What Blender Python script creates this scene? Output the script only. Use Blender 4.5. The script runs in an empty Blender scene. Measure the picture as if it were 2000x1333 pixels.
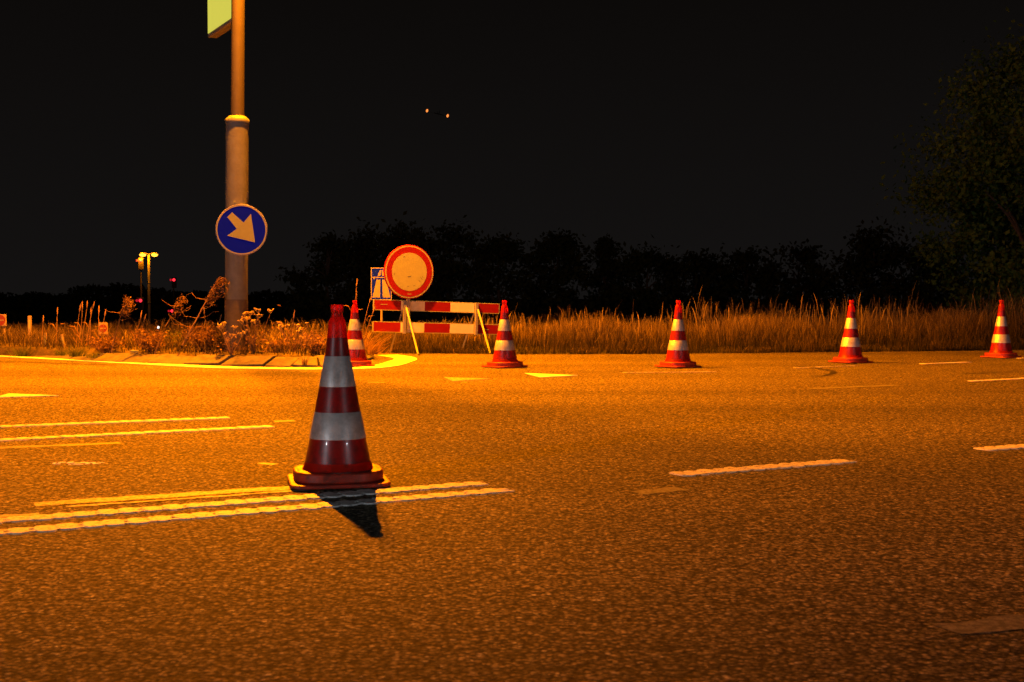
import bpy, bmesh, math, random
import numpy as np
from mathutils import Vector, Matrix, Euler

R = math.radians
random.seed(11)
rng = np.random.default_rng(11)
scene = bpy.context.scene
COL = scene.collection

# ------------------------------------------------------------------ camera, sky, exposure
cam_d = bpy.data.cameras.new("camera")
cam = bpy.data.objects.new("camera", cam_d)
COL.objects.link(cam)
cam.location = (0, 0, 0.78)
cam.rotation_euler = (R(90 - 1.936), 0, 0)
cam_d.sensor_width = 36.0
cam_d.lens = 45.0
cam_d.clip_start = 0.05
cam_d.clip_end = 3000
cam_d.dof.use_dof = True
cam_d.dof.focus_distance = 13.0
cam_d.dof.aperture_fstop = 11.0
scene.camera = cam

world = bpy.data.worlds.new("World")
scene.world = world
world.use_nodes = True
wn = world.node_tree.nodes
wl = world.node_tree.links
wn.clear()
w_out = wn.new('ShaderNodeOutputWorld')
w_bg = wn.new('ShaderNodeBackground')
w_tc = wn.new('ShaderNodeTexCoord')
w_sep = wn.new('ShaderNodeSeparateXYZ')
w_ramp = wn.new('ShaderNodeValToRGB')
w_ramp.color_ramp.elements[0].position = 0.0
w_ramp.color_ramp.elements[0].color = (0.0066, 0.0058, 0.0056, 1)
w_ramp.color_ramp.elements[1].position = 0.32
w_ramp.color_ramp.elements[1].color = (0.0024, 0.0018, 0.0014, 1)
wl.new(w_tc.outputs['Generated'], w_sep.inputs[0])
wl.new(w_sep.outputs['Z'], w_ramp.inputs[0])
wl.new(w_ramp.outputs[0], w_bg.inputs['Color'])
w_bg.inputs['Strength'].default_value = 1.0
wl.new(w_bg.outputs[0], w_out.inputs[0])

scene.view_settings.view_transform = 'Standard'
scene.view_settings.look = 'None'
scene.view_settings.exposure = 0.0
scene.view_settings.gamma = 1.0
scene.view_settings.use_curve_mapping = False
scene.render.engine = 'CYCLES'
scene.cycles.use_denoising = True
scene.cycles.max_bounces = 6
scene.cycles.sample_clamp_indirect = 4.0

SODIUM = (1.0, 0.228, 0.0005)
COOL = (0.86, 0.93, 1.0)
SODIUM_W = 12700.0
COOL_W = 1750.0


# ------------------------------------------------------------------ helpers
def tag(o, label=None, cat=None, group=None, kind=None):
    if label: o['label'] = label
    if cat: o['category'] = cat
    if group: o['group'] = group
    if kind: o['kind'] = kind
    return o


def empty(name, loc=(0, 0, 0), rz=0.0):
    o = bpy.data.objects.new(name, None)
    COL.objects.link(o)
    o.location = loc
    o.rotation_euler = (0, 0, rz)
    o.empty_display_size = 0.1
    return o


class MB:
    """collects vertices and faces of one part"""
    def __init__(s):
        s.v = []
        s.f = []

    def add(s, vs, fs):
        n = len(s.v)
        s.v += [tuple(p) for p in vs]
        s.f += [tuple(i + n for i in q) for q in fs]
        return s

    def box(s, c, d, rot=None):
        hx, hy, hz = d[0] / 2, d[1] / 2, d[2] / 2
        vs = [Vector((x, y, z)) for z in (-hz, hz) for y in (-hy, hy) for x in (-hx, hx)]
        if rot is not None:
            vs = [rot @ p for p in vs]
        vs = [p + Vector(c) for p in vs]
        return s.add(vs, [(0, 2, 3, 1), (4, 5, 7, 6), (0, 1, 5, 4), (2, 6, 7, 3), (0, 4, 6, 2), (1, 3, 7, 5)])

    def lathe(s, prof, n=32, c=(0, 0, 0), cap=True):
        vs, fs = [], []
        for r, z in prof:
            for i in range(n):
                a = 2 * math.pi * i / n
                vs.append((c[0] + r * math.cos(a), c[1] + r * math.sin(a), c[2] + z))
        m = len(prof)
        for j in range(m - 1):
            for i in range(n):
                k = (i + 1) % n
                fs.append((j * n + i, j * n + k, (j + 1) * n + k, (j + 1) * n + i))
        if cap:
            fs.append(tuple(reversed(range(n))))
            fs.append(tuple((m - 1) * n + i for i in range(n)))
        return s.add(vs, fs)

    def tube(s, pts, rad, n=6, cap=True):
        pts = [Vector(p) for p in pts]
        if not hasattr(rad, '__len__'):
            rad = [rad] * len(pts)
        vs, fs = [], []
        for j, p in enumerate(pts):
            t = (pts[min(j + 1, len(pts) - 1)] - pts[max(j - 1, 0)])
            t = t.normalized() if t.length > 1e-9 else Vector((0, 0, 1))
            a = Vector((0, 0, 1)) if abs(t.z) < 0.9 else Vector((1, 0, 0))
            u = t.cross(a).normalized()
            w = t.cross(u)
            for i in range(n):
                th = 2 * math.pi * i / n
                vs.append(p + (u * math.cos(th) + w * math.sin(th)) * rad[j])
        for j in range(len(pts) - 1):
            for i in range(n):
                k = (i + 1) % n
                fs.append((j * n + i, j * n + k, (j + 1) * n + k, (j + 1) * n + i))
        if cap:
            fs.append(tuple(reversed(range(n))))
            fs.append(tuple((len(pts) - 1) * n + i for i in range(n)))
        return s.add(vs, fs)

    def prism(s, poly, z0, z1, M=None):
        """poly: 2D points; extruded from z0 to z1; M maps local to parent space"""
        n = len(poly)
        vs = [Vector((x, y, z0)) for x, y in poly] + [Vector((x, y, z1)) for x, y in poly]
        if M is not None:
            vs = [M @ p for p in vs]
        fs = [tuple(reversed(range(n))), tuple(range(n, 2 * n))]
        fs += [(i, (i + 1) % n, n + (i + 1) % n, n + i) for i in range(n)]
        return s.add(vs, fs)

    def ring(s, r0, r1, z0, z1, n=48, M=None):
        vs, fs = [], []
        for r, z in ((r0, z0), (r1, z0), (r1, z1), (r0, z1)):
            for i in range(n):
                a = 2 * math.pi * i / n
                vs.append(Vector((r * math.cos(a), r * math.sin(a), z)))
        if M is not None:
            vs = [M @ p for p in vs]
        for j in range(4):
            for i in range(n):
                k = (i + 1) % n
                fs.append((j * n + i, j * n + k, ((j + 1) % 4) * n + k, ((j + 1) % 4) * n + i))
        return s.add(vs, fs)

    def build(s, name, mat, parent=None, smooth=False, bevel=0.0, loc=None):
        me = bpy.data.meshes.new(name)
        me.from_pydata([tuple(p) for p in s.v], [], s.f)
        bm = bmesh.new()
        bm.from_mesh(me)
        bmesh.ops.recalc_face_normals(bm, faces=bm.faces)
        bm.to_mesh(me)
        bm.free()
        me.materials.append(mat)
        o = bpy.data.objects.new(name, me)
        COL.objects.link(o)
        if smooth:
            for p in me.polygons:
                p.use_smooth = True
            try:
                me.set_sharp_from_angle(angle=R(38))
            except Exception:
                pass
        if bevel:
            b = o.modifiers.new('bevel', 'BEVEL')
            b.width = bevel
            b.segments = 2
            b.limit_method = 'ANGLE'
        if parent is not None:
            o.parent = parent
        if loc is not None:
            o.location = loc
        return o


def copy_tree(o, parent=None):
    c = o.copy()
    COL.objects.link(c)
    c.parent = parent
    for ch in list(o.children):
        copy_tree(ch, c)
    return c


# ------------------------------------------------------------------ materials
def new_mat(name):
    m = bpy.data.materials.new(name)
    m.use_nodes = True
    nt = m.node_tree
    b = nt.nodes['Principled BSDF']
    return m, nt, b


def set_in(b, **kw):
    names = {'base': 'Base Color', 'rough': 'Roughness', 'metal': 'Metallic', 'spec': 'Specular IOR Level',
             'coat': 'Coat Weight', 'coat_rough': 'Coat Roughness', 'trans': 'Transmission Weight',
             'em': 'Emission Color', 'ems': 'Emission Strength'}
    for k, v in kw.items():
        if k in ('base', 'em'):
            v = (*v, 1)
        b.inputs[names[k]].default_value = v


def surf(name, base, rough=0.5, metal=0.0, spec=0.5, coat=0.0, dirt=0.25, scale=18.0, dirt_col=None, bump=0.0,
         bump_scale=120.0):
    """a painted or plastic surface with uneven wear"""
    m, nt, b = new_mat(name)
    N, L = nt.nodes, nt.links
    set_in(b, rough=rough, metal=metal, spec=spec, coat=coat)
    tc = N.new('ShaderNodeTexCoord')
    no = N.new('ShaderNodeTexNoise')
    no.inputs['Scale'].default_value = scale
    no.inputs['Detail'].default_value = 6
    no.inputs['Roughness'].default_value = 0.7
    oi = N.new('ShaderNodeObjectInfo')
    off = N.new('ShaderNodeVectorMath')
    off.operation = 'MULTIPLY_ADD'
    off.inputs[1].default_value = (37.0, 19.0, 53.0)
    L.new(oi.outputs['Random'], off.inputs[0])
    L.new(tc.outputs['Object'], off.inputs[2])
    L.new(off.outputs[0], no.inputs['Vector'])
    rp = N.new('ShaderNodeValToRGB')
    rp.color_ramp.elements[0].position = 0.36
    rp.color_ramp.elements[1].position = 0.62
    dc = dirt_col or tuple(x * 0.45 + 0.01 for x in base)
    rp.color_ramp.elements[0].color = (*[base[i] * (1 - dirt) + dc[i] * dirt for i in range(3)], 1)
    rp.color_ramp.elements[1].color = (*base, 1)
    L.new(no.outputs['Fac'], rp.inputs[0])
    L.new(rp.outputs[0], b.inputs['Base Color'])
    mr = N.new('ShaderNodeMapRange')
    mr.inputs['To Min'].default_value = min(1, rough + 0.15)
    mr.inputs['To Max'].default_value = max(0, rough - 0.08)
    L.new(no.outputs['Fac'], mr.inputs['Value'])
    L.new(mr.outputs[0], b.inputs['Roughness'])
    if bump:
        n2 = N.new('ShaderNodeTexNoise')
        n2.inputs['Scale'].default_value = bump_scale
        L.new(tc.outputs['Object'], n2.inputs['Vector'])
        bp = N.new('ShaderNodeBump')
        bp.inputs['Strength'].default_value = bump
        bp.inputs['Distance'].default_value = 0.01
        L.new(n2.outputs['Fac'], bp.inputs['Height'])
        L.new(bp.outputs[0], b.inputs['Normal'])
    return m


def emit_mat(name, col, strength):
    m, nt, b = new_mat(name)
    set_in(b, base=(0.02, 0.02, 0.02), em=col, ems=strength, rough=0.4)
    return m


def asphalt_mat():
    m, nt, b = new_mat('asphalt')
    N, L = nt.nodes, nt.links
    tc = N.new('ShaderNodeTexCoord')
    vo = N.new('ShaderNodeTexVoronoi')
    vo.inputs['Scale'].default_value = 78
    vo.inputs['Randomness'].default_value = 1.0
    wn_ = N.new('ShaderNodeTexNoise')
    wn_.inputs['Scale'].default_value = 45
    wn_.inputs['Detail'].default_value = 3
    # warp the stones a little
    mixv = N.new('ShaderNodeVectorMath')
    mixv.operation = 'MULTIPLY_ADD'
    mixv.inputs[1].default_value = (0.012, 0.012, 0.0)
    L.new(tc.outputs['Object'], wn_.inputs['Vector'])
    L.new(wn_.outputs['Color'], mixv.inputs[0])
    L.new(tc.outputs['Object'], mixv.inputs[2])
    L.new(mixv.outputs[0], vo.inputs['Vector'])
    # stone tone
    sep = N.new('ShaderNodeSeparateColor')
    L.new(vo.outputs['Color'], sep.inputs[0])
    rp = N.new('ShaderNodeValToRGB')
    e = rp.color_ramp.elements
    e[0].position, e[0].color = 0.0, (0.045, 0.043, 0.039, 1)
    e[1].position, e[1].color = 0.97, (0.25, 0.215, 0.145, 1)
    x = e.new(0.5); x.color = (0.150, 0.128, 0.082, 1)
    x = e.new(0.995); x.color = (0.36, 0.35, 0.33, 1)
    L.new(sep.outputs[0], rp.inputs[0])
    # bitumen between the stones
    gap = N.new('ShaderNodeMapRange')
    gap.inputs['From Min'].default_value = 0.25
    gap.inputs['From Max'].default_value = 0.75
    gap.inputs['To Min'].default_value = 1.12
    gap.inputs['To Max'].default_value = 0.22
    L.new(vo.outputs['Distance'], gap.inputs['Value'])
    mul = N.new('ShaderNodeMix')
    mul.data_type = 'RGBA'
    mul.blend_type = 'MULTIPLY'
    mul.inputs['Factor'].default_value = 1.0
    L.new(rp.outputs[0], mul.inputs[6])
    L.new(gap.outputs[0], mul.inputs[7])
    # clumps of worn and darker surface
    n2 = N.new('ShaderNodeTexNoise')
    n2.inputs['Scale'].default_value = 34
    n2.inputs['Detail'].default_value = 3
    n2.inputs['Roughness'].default_value = 0.75
    L.new(tc.outputs['Object'], n2.inputs['Vector'])
    m2 = N.new('ShaderNodeMapRange')
    m2.inputs['From Min'].default_value = 0.33
    m2.inputs['From Max'].default_value = 0.67
    m2.inputs['To Min'].default_value = 0.22
    m2.inputs['To Max'].default_value = 2.0
    L.new(n2.outputs['Fac'], m2.inputs['Value'])
    n3 = N.new('ShaderNodeTexNoise')
    n3.inputs['Scale'].default_value = 0.55
    n3.inputs['Detail'].default_value = 5
    mp = N.new('ShaderNodeMapping')
    mp.inputs['Scale'].default_value = (0.16, 1.3, 1)
    mp.inputs['Rotation'].default_value = (0, 0, R(-28))
    L.new(tc.outputs['Object'], mp.inputs['Vector'])
    L.new(mp.outputs[0], n3.inputs['Vector'])
    m3 = N.new('ShaderNodeMapRange')
    m3.inputs['From Min'].default_value = 0.3
    m3.inputs['From Max'].default_value = 0.7
    m3.inputs['To Min'].default_value = 0.70
    m3.inputs['To Max'].default_value = 1.34
    L.new(n3.outputs['Fac'], m3.inputs['Value'])
    n4 = N.new('ShaderNodeTexNoise')
    n4.inputs['Scale'].default_value = 62
    n4.inputs['Detail'].default_value = 2
    n4.inputs['Distortion'].default_value = 0.6
    L.new(tc.outputs['Object'], n4.inputs['Vector'])
    m4 = N.new('ShaderNodeMapRange')
    m4.inputs['From Min'].default_value = 0.34
    m4.inputs['From Max'].default_value = 0.45
    m4.inputs['To Min'].default_value = 0.18
    m4.inputs['To Max'].default_value = 1.10
    L.new(n4.outputs['Fac'], m4.inputs['Value'])
    m5 = N.new('ShaderNodeMath')
    m5.operation = 'MULTIPLY'
    L.new(m2.outputs[0], m5.inputs[0])
    L.new(m4.outputs[0], m5.inputs[1])
    mm = N.new('ShaderNodeMath')
    mm.operation = 'MULTIPLY'
    L.new(m5.outputs[0], mm.inputs[0])
    L.new(m3.outputs[0], mm.inputs[1])
    mul2 = N.new('ShaderNodeMix')
    mul2.data_type = 'RGBA'
    mul2.blend_type = 'MULTIPLY'
    mul2.inputs['Factor'].default_value = 1.0
    L.new(mul.outputs[2], mul2.inputs[6])
    L.new(mm.outputs[0], mul2.inputs[7])
    L.new(mul2.outputs[2], b.inputs['Base Color'])
    # relief
    inv = N.new('ShaderNodeMath')
    inv.operation = 'SUBTRACT'
    inv.inputs[0].default_value = 1.0
    L.new(vo.outputs['Distance'], inv.inputs[1])
    ad = N.new('ShaderNodeMath')
    ad.operation = 'MULTIPLY_ADD'
    ad.inputs[1].default_value = 1.6
    L.new(n2.outputs['Fac'], ad.inputs[0])
    L.new(inv.outputs[0], ad.inputs[2])
    bp = N.new('ShaderNodeBump')
    bp.inputs['Strength'].default_value = 0.7
    bp.inputs['Distance'].default_value = 0.005
    L.new(ad.outputs[0], bp.inputs['Height'])
    L.new(bp.outputs[0], b.inputs['Normal'])
    set_in(b, rough=0.85, spec=0.15)
    return m


def paint_mat(name, base=(0.72, 0.71, 0.68), wear=0.35, scale=30):
    """thermoplastic road paint, chipped so that the asphalt shows"""
    m, nt, b = new_mat(name)
    N, L = nt.nodes, nt.links
    tc = N.new('ShaderNodeTexCoord')
    no = N.new('ShaderNodeTexNoise')
    no.inputs['Scale'].default_value = scale
    no.inputs['Detail'].default_value = 8
    no.inputs['Roughness'].default_value = 0.75
    L.new(tc.outputs['Object'], no.inputs['Vector'])
    rp = N.new('ShaderNodeValToRGB')
    rp.color_ramp.elements[0].position = wear
    rp.color_ramp.elements[0].color = (0.095, 0.092, 0.088, 1)
    rp.color_ramp.elements[1].position = wear + 0.12
    rp.color_ramp.elements[1].color = (*base, 1)
    L.new(no.outputs['Fac'], rp.inputs[0])
    L.new(rp.outputs[0], b.inputs['Base Color'])
    bp = N.new('ShaderNodeBump')
    bp.inputs['Strength'].default_value = 0.4
    bp.inputs['Distance'].default_value = 0.004
    L.new(no.outputs['Fac'], bp.inputs['Height'])
    L.new(bp.outputs[0], b.inputs['Normal'])
    set_in(b, rough=0.6, spec=0.4)
    return m


def ground_mat(name, c0, c1, scale=6.0):
    m, nt, b = new_mat(name)
    N, L = nt.nodes, nt.links
    tc = N.new('ShaderNodeTexCoord')
    no = N.new('ShaderNodeTexNoise')
    no.inputs['Scale'].default_value = scale
    no.inputs['Detail'].default_value = 9
    no.inputs['Roughness'].default_value = 0.75
    L.new(tc.outputs['Object'], no.inputs['Vector'])
    rp = N.new('ShaderNodeValToRGB')
    rp.color_ramp.elements[0].position = 0.35
    rp.color_ramp.elements[0].color = (*c0, 1)
    rp.color_ramp.elements[1].position = 0.68
    rp.color_ramp.elements[1].color = (*c1, 1)
    L.new(no.outputs['Fac'], rp.inputs[0])
    L.new(rp.outputs[0], b.inputs['Base Color'])
    bp = N.new('ShaderNodeBump')
    bp.inputs['Strength'].default_value = 0.8
    bp.inputs['Distance'].default_value = 0.03
    L.new(no.outputs['Fac'], bp.inputs['Height'])
    L.new(bp.outputs[0], b.inputs['Normal'])
    set_in(b, rough=0.9, spec=0.2)
    return m


def blade_mat(name, cols, transl=0.35):
    """leaves and blades: the tone of each blade comes from its own random value"""
    m = bpy.data.materials.new(name)
    m.use_nodes = True
    nt = m.node_tree
    N, L = nt.nodes, nt.links
    N.clear()
    out = N.new('ShaderNodeOutputMaterial')
    at = N.new('ShaderNodeAttribute')
    at.attribute_name = 'tint'
    rp = N.new('ShaderNodeValToRGB')
    e = rp.color_ramp.elements
    e[0].position, e[0].color = 0.0, (*cols[0], 1)
    e[1].position, e[1].color = 1.0, (*cols[-1], 1)
    for i, c in enumerate(cols[1:-1]):
        x = e.new((i + 1) / (len(cols) - 1))
        x.color = (*c, 1)
    L.new(at.outputs['Fac'], rp.inputs[0])
    d = N.new('ShaderNodeBsdfDiffuse')
    t = N.new('ShaderNodeBsdfTranslucent')
    mx = N.new('ShaderNodeMixShader')
    mx.inputs[0].default_value = transl
    L.new(rp.outputs[0], d.inputs['Color'])
    L.new(rp.outputs[0], t.inputs['Color'])
    L.new(d.outputs[0], mx.inputs[1])
    L.new(t.outputs[0], mx.inputs[2])
    L.new(mx.outputs[0], out.inputs[0])
    return m


def soft_plastic(name, base, transl=0.3, rough=0.4):
    m, nt, b = new_mat(name)
    N, L = nt.nodes, nt.links
    set_in(b, base=base, rough=rough)
    tc = N.new('ShaderNodeTexCoord')
    no = N.new('ShaderNodeTexNoise')
    no.inputs['Scale'].default_value = 25
    no.inputs['Detail'].default_value = 7
    no.inputs['Roughness'].default_value = 0.7
    L.new(tc.outputs['Object'], no.inputs['Vector'])
    rp = N.new('ShaderNodeValToRGB')
    rp.color_ramp.elements[0].position = 0.35
    rp.color_ramp.elements[0].color = (base[0] * 0.5, base[1] * 0.7 + 0.008, base[2] * 0.7 + 0.006, 1)
    rp.color_ramp.elements[1].position = 0.6
    rp.color_ramp.elements[1].color = (*base, 1)
    L.new(no.outputs['Fac'], rp.inputs[0])
    L.new(rp.outputs[0], b.inputs['Base Color'])
    t = N.new('ShaderNodeBsdfTranslucent')
    t.inputs['Color'].default_value = (*base, 1)
    mx = N.new('ShaderNodeMixShader')
    mx.inputs[0].default_value = transl
    out = N['Material Output']
    L.new(b.outputs[0], mx.inputs[1])
    L.new(t.outputs[0], mx.inputs[2])
    L.new(mx.outputs[0], out.inputs['Surface'])
    return m


def sheeting(name, base, cell=260.0, rough=0.28, dirt=0.3, metal=0.0, coat=0.5, bump=0.25, spec=0.5):
    """retroreflective film: fine honeycomb under a clear coat, scuffed"""
    m = surf(name, base, rough=rough, coat=coat, dirt=dirt, scale=14, metal=metal)
    nt = m.node_tree
    N, L = nt.nodes, nt.links
    b = N['Principled BSDF']
    tc = N.new('ShaderNodeTexCoord')
    vo = N.new('ShaderNodeTexVoronoi')
    vo.inputs['Scale'].default_value = cell
    L.new(tc.outputs['Object'], vo.inputs['Vector'])
    bp = N.new('ShaderNodeBump')
    bp.inputs['Strength'].default_value = bump
    bp.inputs['Distance'].default_value = 0.002
    L.new(vo.outputs['Distance'], bp.inputs['Height'])
    L.new(bp.outputs[0], b.inputs['Normal'])
    L.new(bp.outputs[0], b.inputs['Coat Normal'])
    set_in(b, coat_rough=0.15, spec=spec)
    return m


M = {}
M['asphalt'] = asphalt_mat()
M['paint'] = paint_mat('road_paint', wear=0.37, scale=38)
M['paint_edge'] = paint_mat('edge_line_paint', base=(0.82, 0.81, 0.78), wear=0.12, scale=22)
M['paint_worn'] = paint_mat('worn_road_paint', base=(0.42, 0.415, 0.40), wear=0.42, scale=40)
M['paint_faint'] = paint_mat('faint_road_paint', base=(0.26, 0.255, 0.24), wear=0.46, scale=45)
M['crack'] = surf('tar_crack', (0.018, 0.017, 0.016), rough=0.6)
M['soil'] = ground_mat('soil', (0.030, 0.024, 0.014), (0.11, 0.085, 0.045))
M['turf'] = ground_mat('turf', (0.018, 0.022, 0.008), (0.06, 0.055, 0.025), 3.0)
M['concrete'] = surf('kerb_concrete', (0.115, 0.105, 0.09), rough=0.85, dirt=0.7, scale=9, dirt_col=(0.04, 0.034, 0.027),
                     bump=0.5, bump_scale=60)
M['steel'] = surf('galvanised_steel', (0.155, 0.18, 0.195), rough=0.6, metal=0.1, dirt=0.5, scale=7,
                  dirt_col=(0.085, 0.09, 0.09), bump=0.15, bump_scale=35)
M['steel_brown'] = surf('dimmed_steel', (0.065, 0.060, 0.052), rough=0.6, metal=0.1, dirt=0.5, scale=7, dirt_col=(0.04, 0.034, 0.028))  # upper shaft: base colour darkened to offset the strong light of the lamps above
M['steel_dark'] = surf('bitumen_coated_steel', (0.085, 0.075, 0.065), rough=0.7, dirt=0.5)
M['grey_metal'] = surf('grey_metal', (0.30, 0.30, 0.30), rough=0.5, metal=0.3, dirt=0.4)
M['dark_metal'] = surf('dark_metal', (0.04, 0.04, 0.04), rough=0.5, dirt=0.3)
M['cone_red'] = soft_plastic('cone_red_plastic', (0.64, 0.030, 0.006), transl=0.66)
M['cone_body'] = surf('cone_red_sleeve', (0.30, 0.005, 0.004), rough=0.32, coat=0.22, dirt=0.8, scale=22,
                      dirt_col=(0.10, 0.008, 0.006))
M['cone_white'] = sheeting('cone_white_sleeve', (0.72, 0.71, 0.70), dirt=0.75, metal=0.4, rough=0.38, coat=0.4)
M['cone_base'] = surf('cone_base_rubber', (0.44, 0.028, 0.008), rough=0.5, dirt=0.85, scale=20, dirt_col=(0.12, 0.022, 0.012))
M['sign_white'] = sheeting('sign_white_film', (0.31, 0.35, 0.15), cell=300, dirt=0.18, coat=0.0, rough=0.6, bump=0.03, spec=0.3)  # white film with the sodium light's yellow put into its colour
M['board_white'] = sheeting('board_white_film', (0.76, 0.67, 0.42), cell=300, dirt=0.25, coat=0.0, rough=0.6, bump=0.03, spec=0.3)  # the boards' white, also tinted towards the sodium light
M['sign_grey'] = sheeting('dimmed_white_film', (0.20, 0.185, 0.15), cell=300, dirt=0.3, coat=0.0, rough=0.6, bump=0.03, spec=0.3)  # white film darkened to offset the lamps shining straight at it
M['sign_red'] = sheeting('sign_red_film', (0.22, 0.0025, 0.0025), cell=300, dirt=0.25, coat=0.0, rough=0.6, bump=0.03, spec=0.2)
M['sign_blue'] = sheeting('sign_blue_film', (0.0003, 0.008, 0.80), cell=300, dirt=0.0, coat=0.0, rough=0.7, bump=0.02, spec=0.06)
M['sign_back'] = surf('sign_back', (0.35, 0.35, 0.35), rough=0.5, metal=0.4)
M['scuff'] = surf('scuff_mark', (0.10, 0.09, 0.075), rough=0.7)
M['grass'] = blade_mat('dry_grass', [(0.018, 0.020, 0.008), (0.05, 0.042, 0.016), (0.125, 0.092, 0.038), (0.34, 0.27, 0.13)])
M['weed'] = blade_mat('dead_weed', [(0.08, 0.042, 0.018), (0.17, 0.10, 0.045), (0.33, 0.22, 0.11)], transl=0.2)
M['herb'] = blade_mat('herb_leaf', [(0.045, 0.065, 0.018), (0.10, 0.12, 0.035), (0.24, 0.20, 0.08)])
M['flower'] = blade_mat('dry_flower', [(0.40, 0.30, 0.10), (0.62, 0.52, 0.24)])
M['leaf'] = blade_mat('tree_leaf', [(0.04, 0.085, 0.018), (0.075, 0.14, 0.03), (0.13, 0.21, 0.05)])
M['leaf_far'] = blade_mat('far_tree_leaf', [(0.035, 0.048, 0.020), (0.07, 0.085, 0.032)])
M['bark'] = surf('bark', (0.075, 0.060, 0.045), rough=0.9, dirt=0.5)
M['lamp_glow'] = emit_mat('sodium_bulb', (1.0, 0.42, 0.06), 60)
M['lamp_far'] = emit_mat('far_sodium_bulb', (1.0, 0.36, 0.03), 3.4)
M['lamp_cool'] = emit_mat('white_led', COOL, 60)
M['panel_glow'] = emit_mat('lit_sign_panel', (0.76, 0.70, 0.09), 0.85)
M['signal_red'] = emit_mat('red_signal_lens', (1.0, 0.02, 0.035), 2.6)
M['signal_dim'] = emit_mat('dim_red_lens', (1.0, 0.02, 0.04), 0.5)
M['orange_light'] = emit_mat('orange_navigation_light', (1.0, 0.27, 0.05), 1.5)
M['white_light'] = emit_mat('white_spot', (1.0, 0.97, 0.95), 3.5)
M['old_red'] = surf('faded_dark_red', (0.14, 0.012, 0.008), rough=0.7)
M['black'] = surf('black_plastic', (0.02, 0.02, 0.02), rough=0.5)
M['marker'] = surf('marker_post_plastic', (0.26, 0.20, 0.11), rough=0.6, dirt=0.5)

# ------------------------------------------------------------------ the setting
EDGE = [(-60, 34), (-30, 25.5), (-12, 20.6), (-8, 19.5), (-3.1, 18.35), (-1.3, 18.10), (0, 17.72), (2.15, 17.88), (4.42, 18.39),
        (6.0, 18.75), (7.73, 19.30), (14, 21.6), (30, 28.5), (60, 42)]


def edge_y(x):
    return float(np.interp(x, [p[0] for p in EDGE], [p[1] for p in EDGE]))


def edge_y_np(x):
    return np.interp(x, [p[0] for p in EDGE], [p[1] for p in EDGE])


def H(x, y):
    """ground height: level with the road, falling away behind the verge"""
    off = y - edge_y(x)
    if off <= 0:
        return -0.012
    z = -0.012 + 0.05 * min(1, off / 0.6)
    t = min(1, max(0, (off - 5.5) / 26))
    return z - 1.62 * (t * t * (3 - 2 * t)) + 0.02 * math.sin(x * 1.7) * min(1, off)


gx = np.concatenate([np.linspace(-1500, -70, 16), np.linspace(-60, 60, 121), np.linspace(70, 1500, 16)])
gy = np.concatenate([np.linspace(-400, -20, 10), np.linspace(-10, 60, 141), np.linspace(64, 120, 15),
                     np.linspace(140, 2500, 22)])
g = MB()
for y in gy:
    for x in gx:
        g.v.append((float(x), float(y), H(float(x), float(y))))
nx = len(gx)
for j in range(len(gy) - 1):
    for i in range(nx - 1):
        a = j * nx + i
        g.f.append((a, a + 1, a + 1 + nx, a + nx))
ground = g.build('ground', M['turf'], smooth=True)
tag(ground, kind='structure')

road_mb = MB()
ys = [p for p in EDGE]
top = [(x, y) for x, y in ys]
pts = [(-60, -60), (60, -60)] + list(reversed(top))
# strips keep the sheet in simple quads
rv = [(x_, -60, 0) for x_, y_ in top] + [(x_, y_ + .12, 0) for x_, y_ in top]
nt_ = len(top)
road_mb.add(rv, [(i, i + 1, nt_ + i + 1, nt_ + i) for i in range(nt_ - 1)])
road = road_mb.build('road', M['asphalt'])
tag(road, kind='structure')


# ------------------------------------------------------------------ road markings (parts of the road)
def ribbon(pts, width, z=0.003, jag=0.0, thick=0.0008):
    """painted line with slightly ragged edges, following a polyline"""
    P = [Vector((p[0], p[1], 0)) for p in pts]
    # resample
    out = []
    for a, b in zip(P[:-1], P[1:]):
        n = max(1, int((b - a).length / 0.05))
        for i in range(n):
            out.append(a.lerp(b, i / n))
    out.append(P[-1])
    mb = MB()
    vs, fs = [], []
    wid = width if callable(width) else (lambda t: width)
    for i, p in enumerate(out):
        t = (out[min(i + 1, len(out) - 1)] - out[max(i - 1, 0)]).normalized()
        nrm = Vector((-t.y, t.x, 0))
        w = wid(i / max(1, len(out) - 1)) / 2
        a = p + nrm * (w + random.uniform(-jag, jag))
        b = p - nrm * (w + random.uniform(-jag, jag))
        vs += [(a.x, a.y, z + thick), (b.x, b.y, z + thick), (a.x, a.y, z - 0.003), (b.x, b.y, z - 0.003)]
    for i in range(len(out) - 1):
        k = i * 4
        fs.append((k, k + 1, k + 5, k + 4))
        if thick > 0.0005:
            fs += [(k + 2, k, k + 4, k + 6), (k + 1, k + 3, k + 7, k + 5)]
    mb.add(vs, fs)
    return mb


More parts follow.
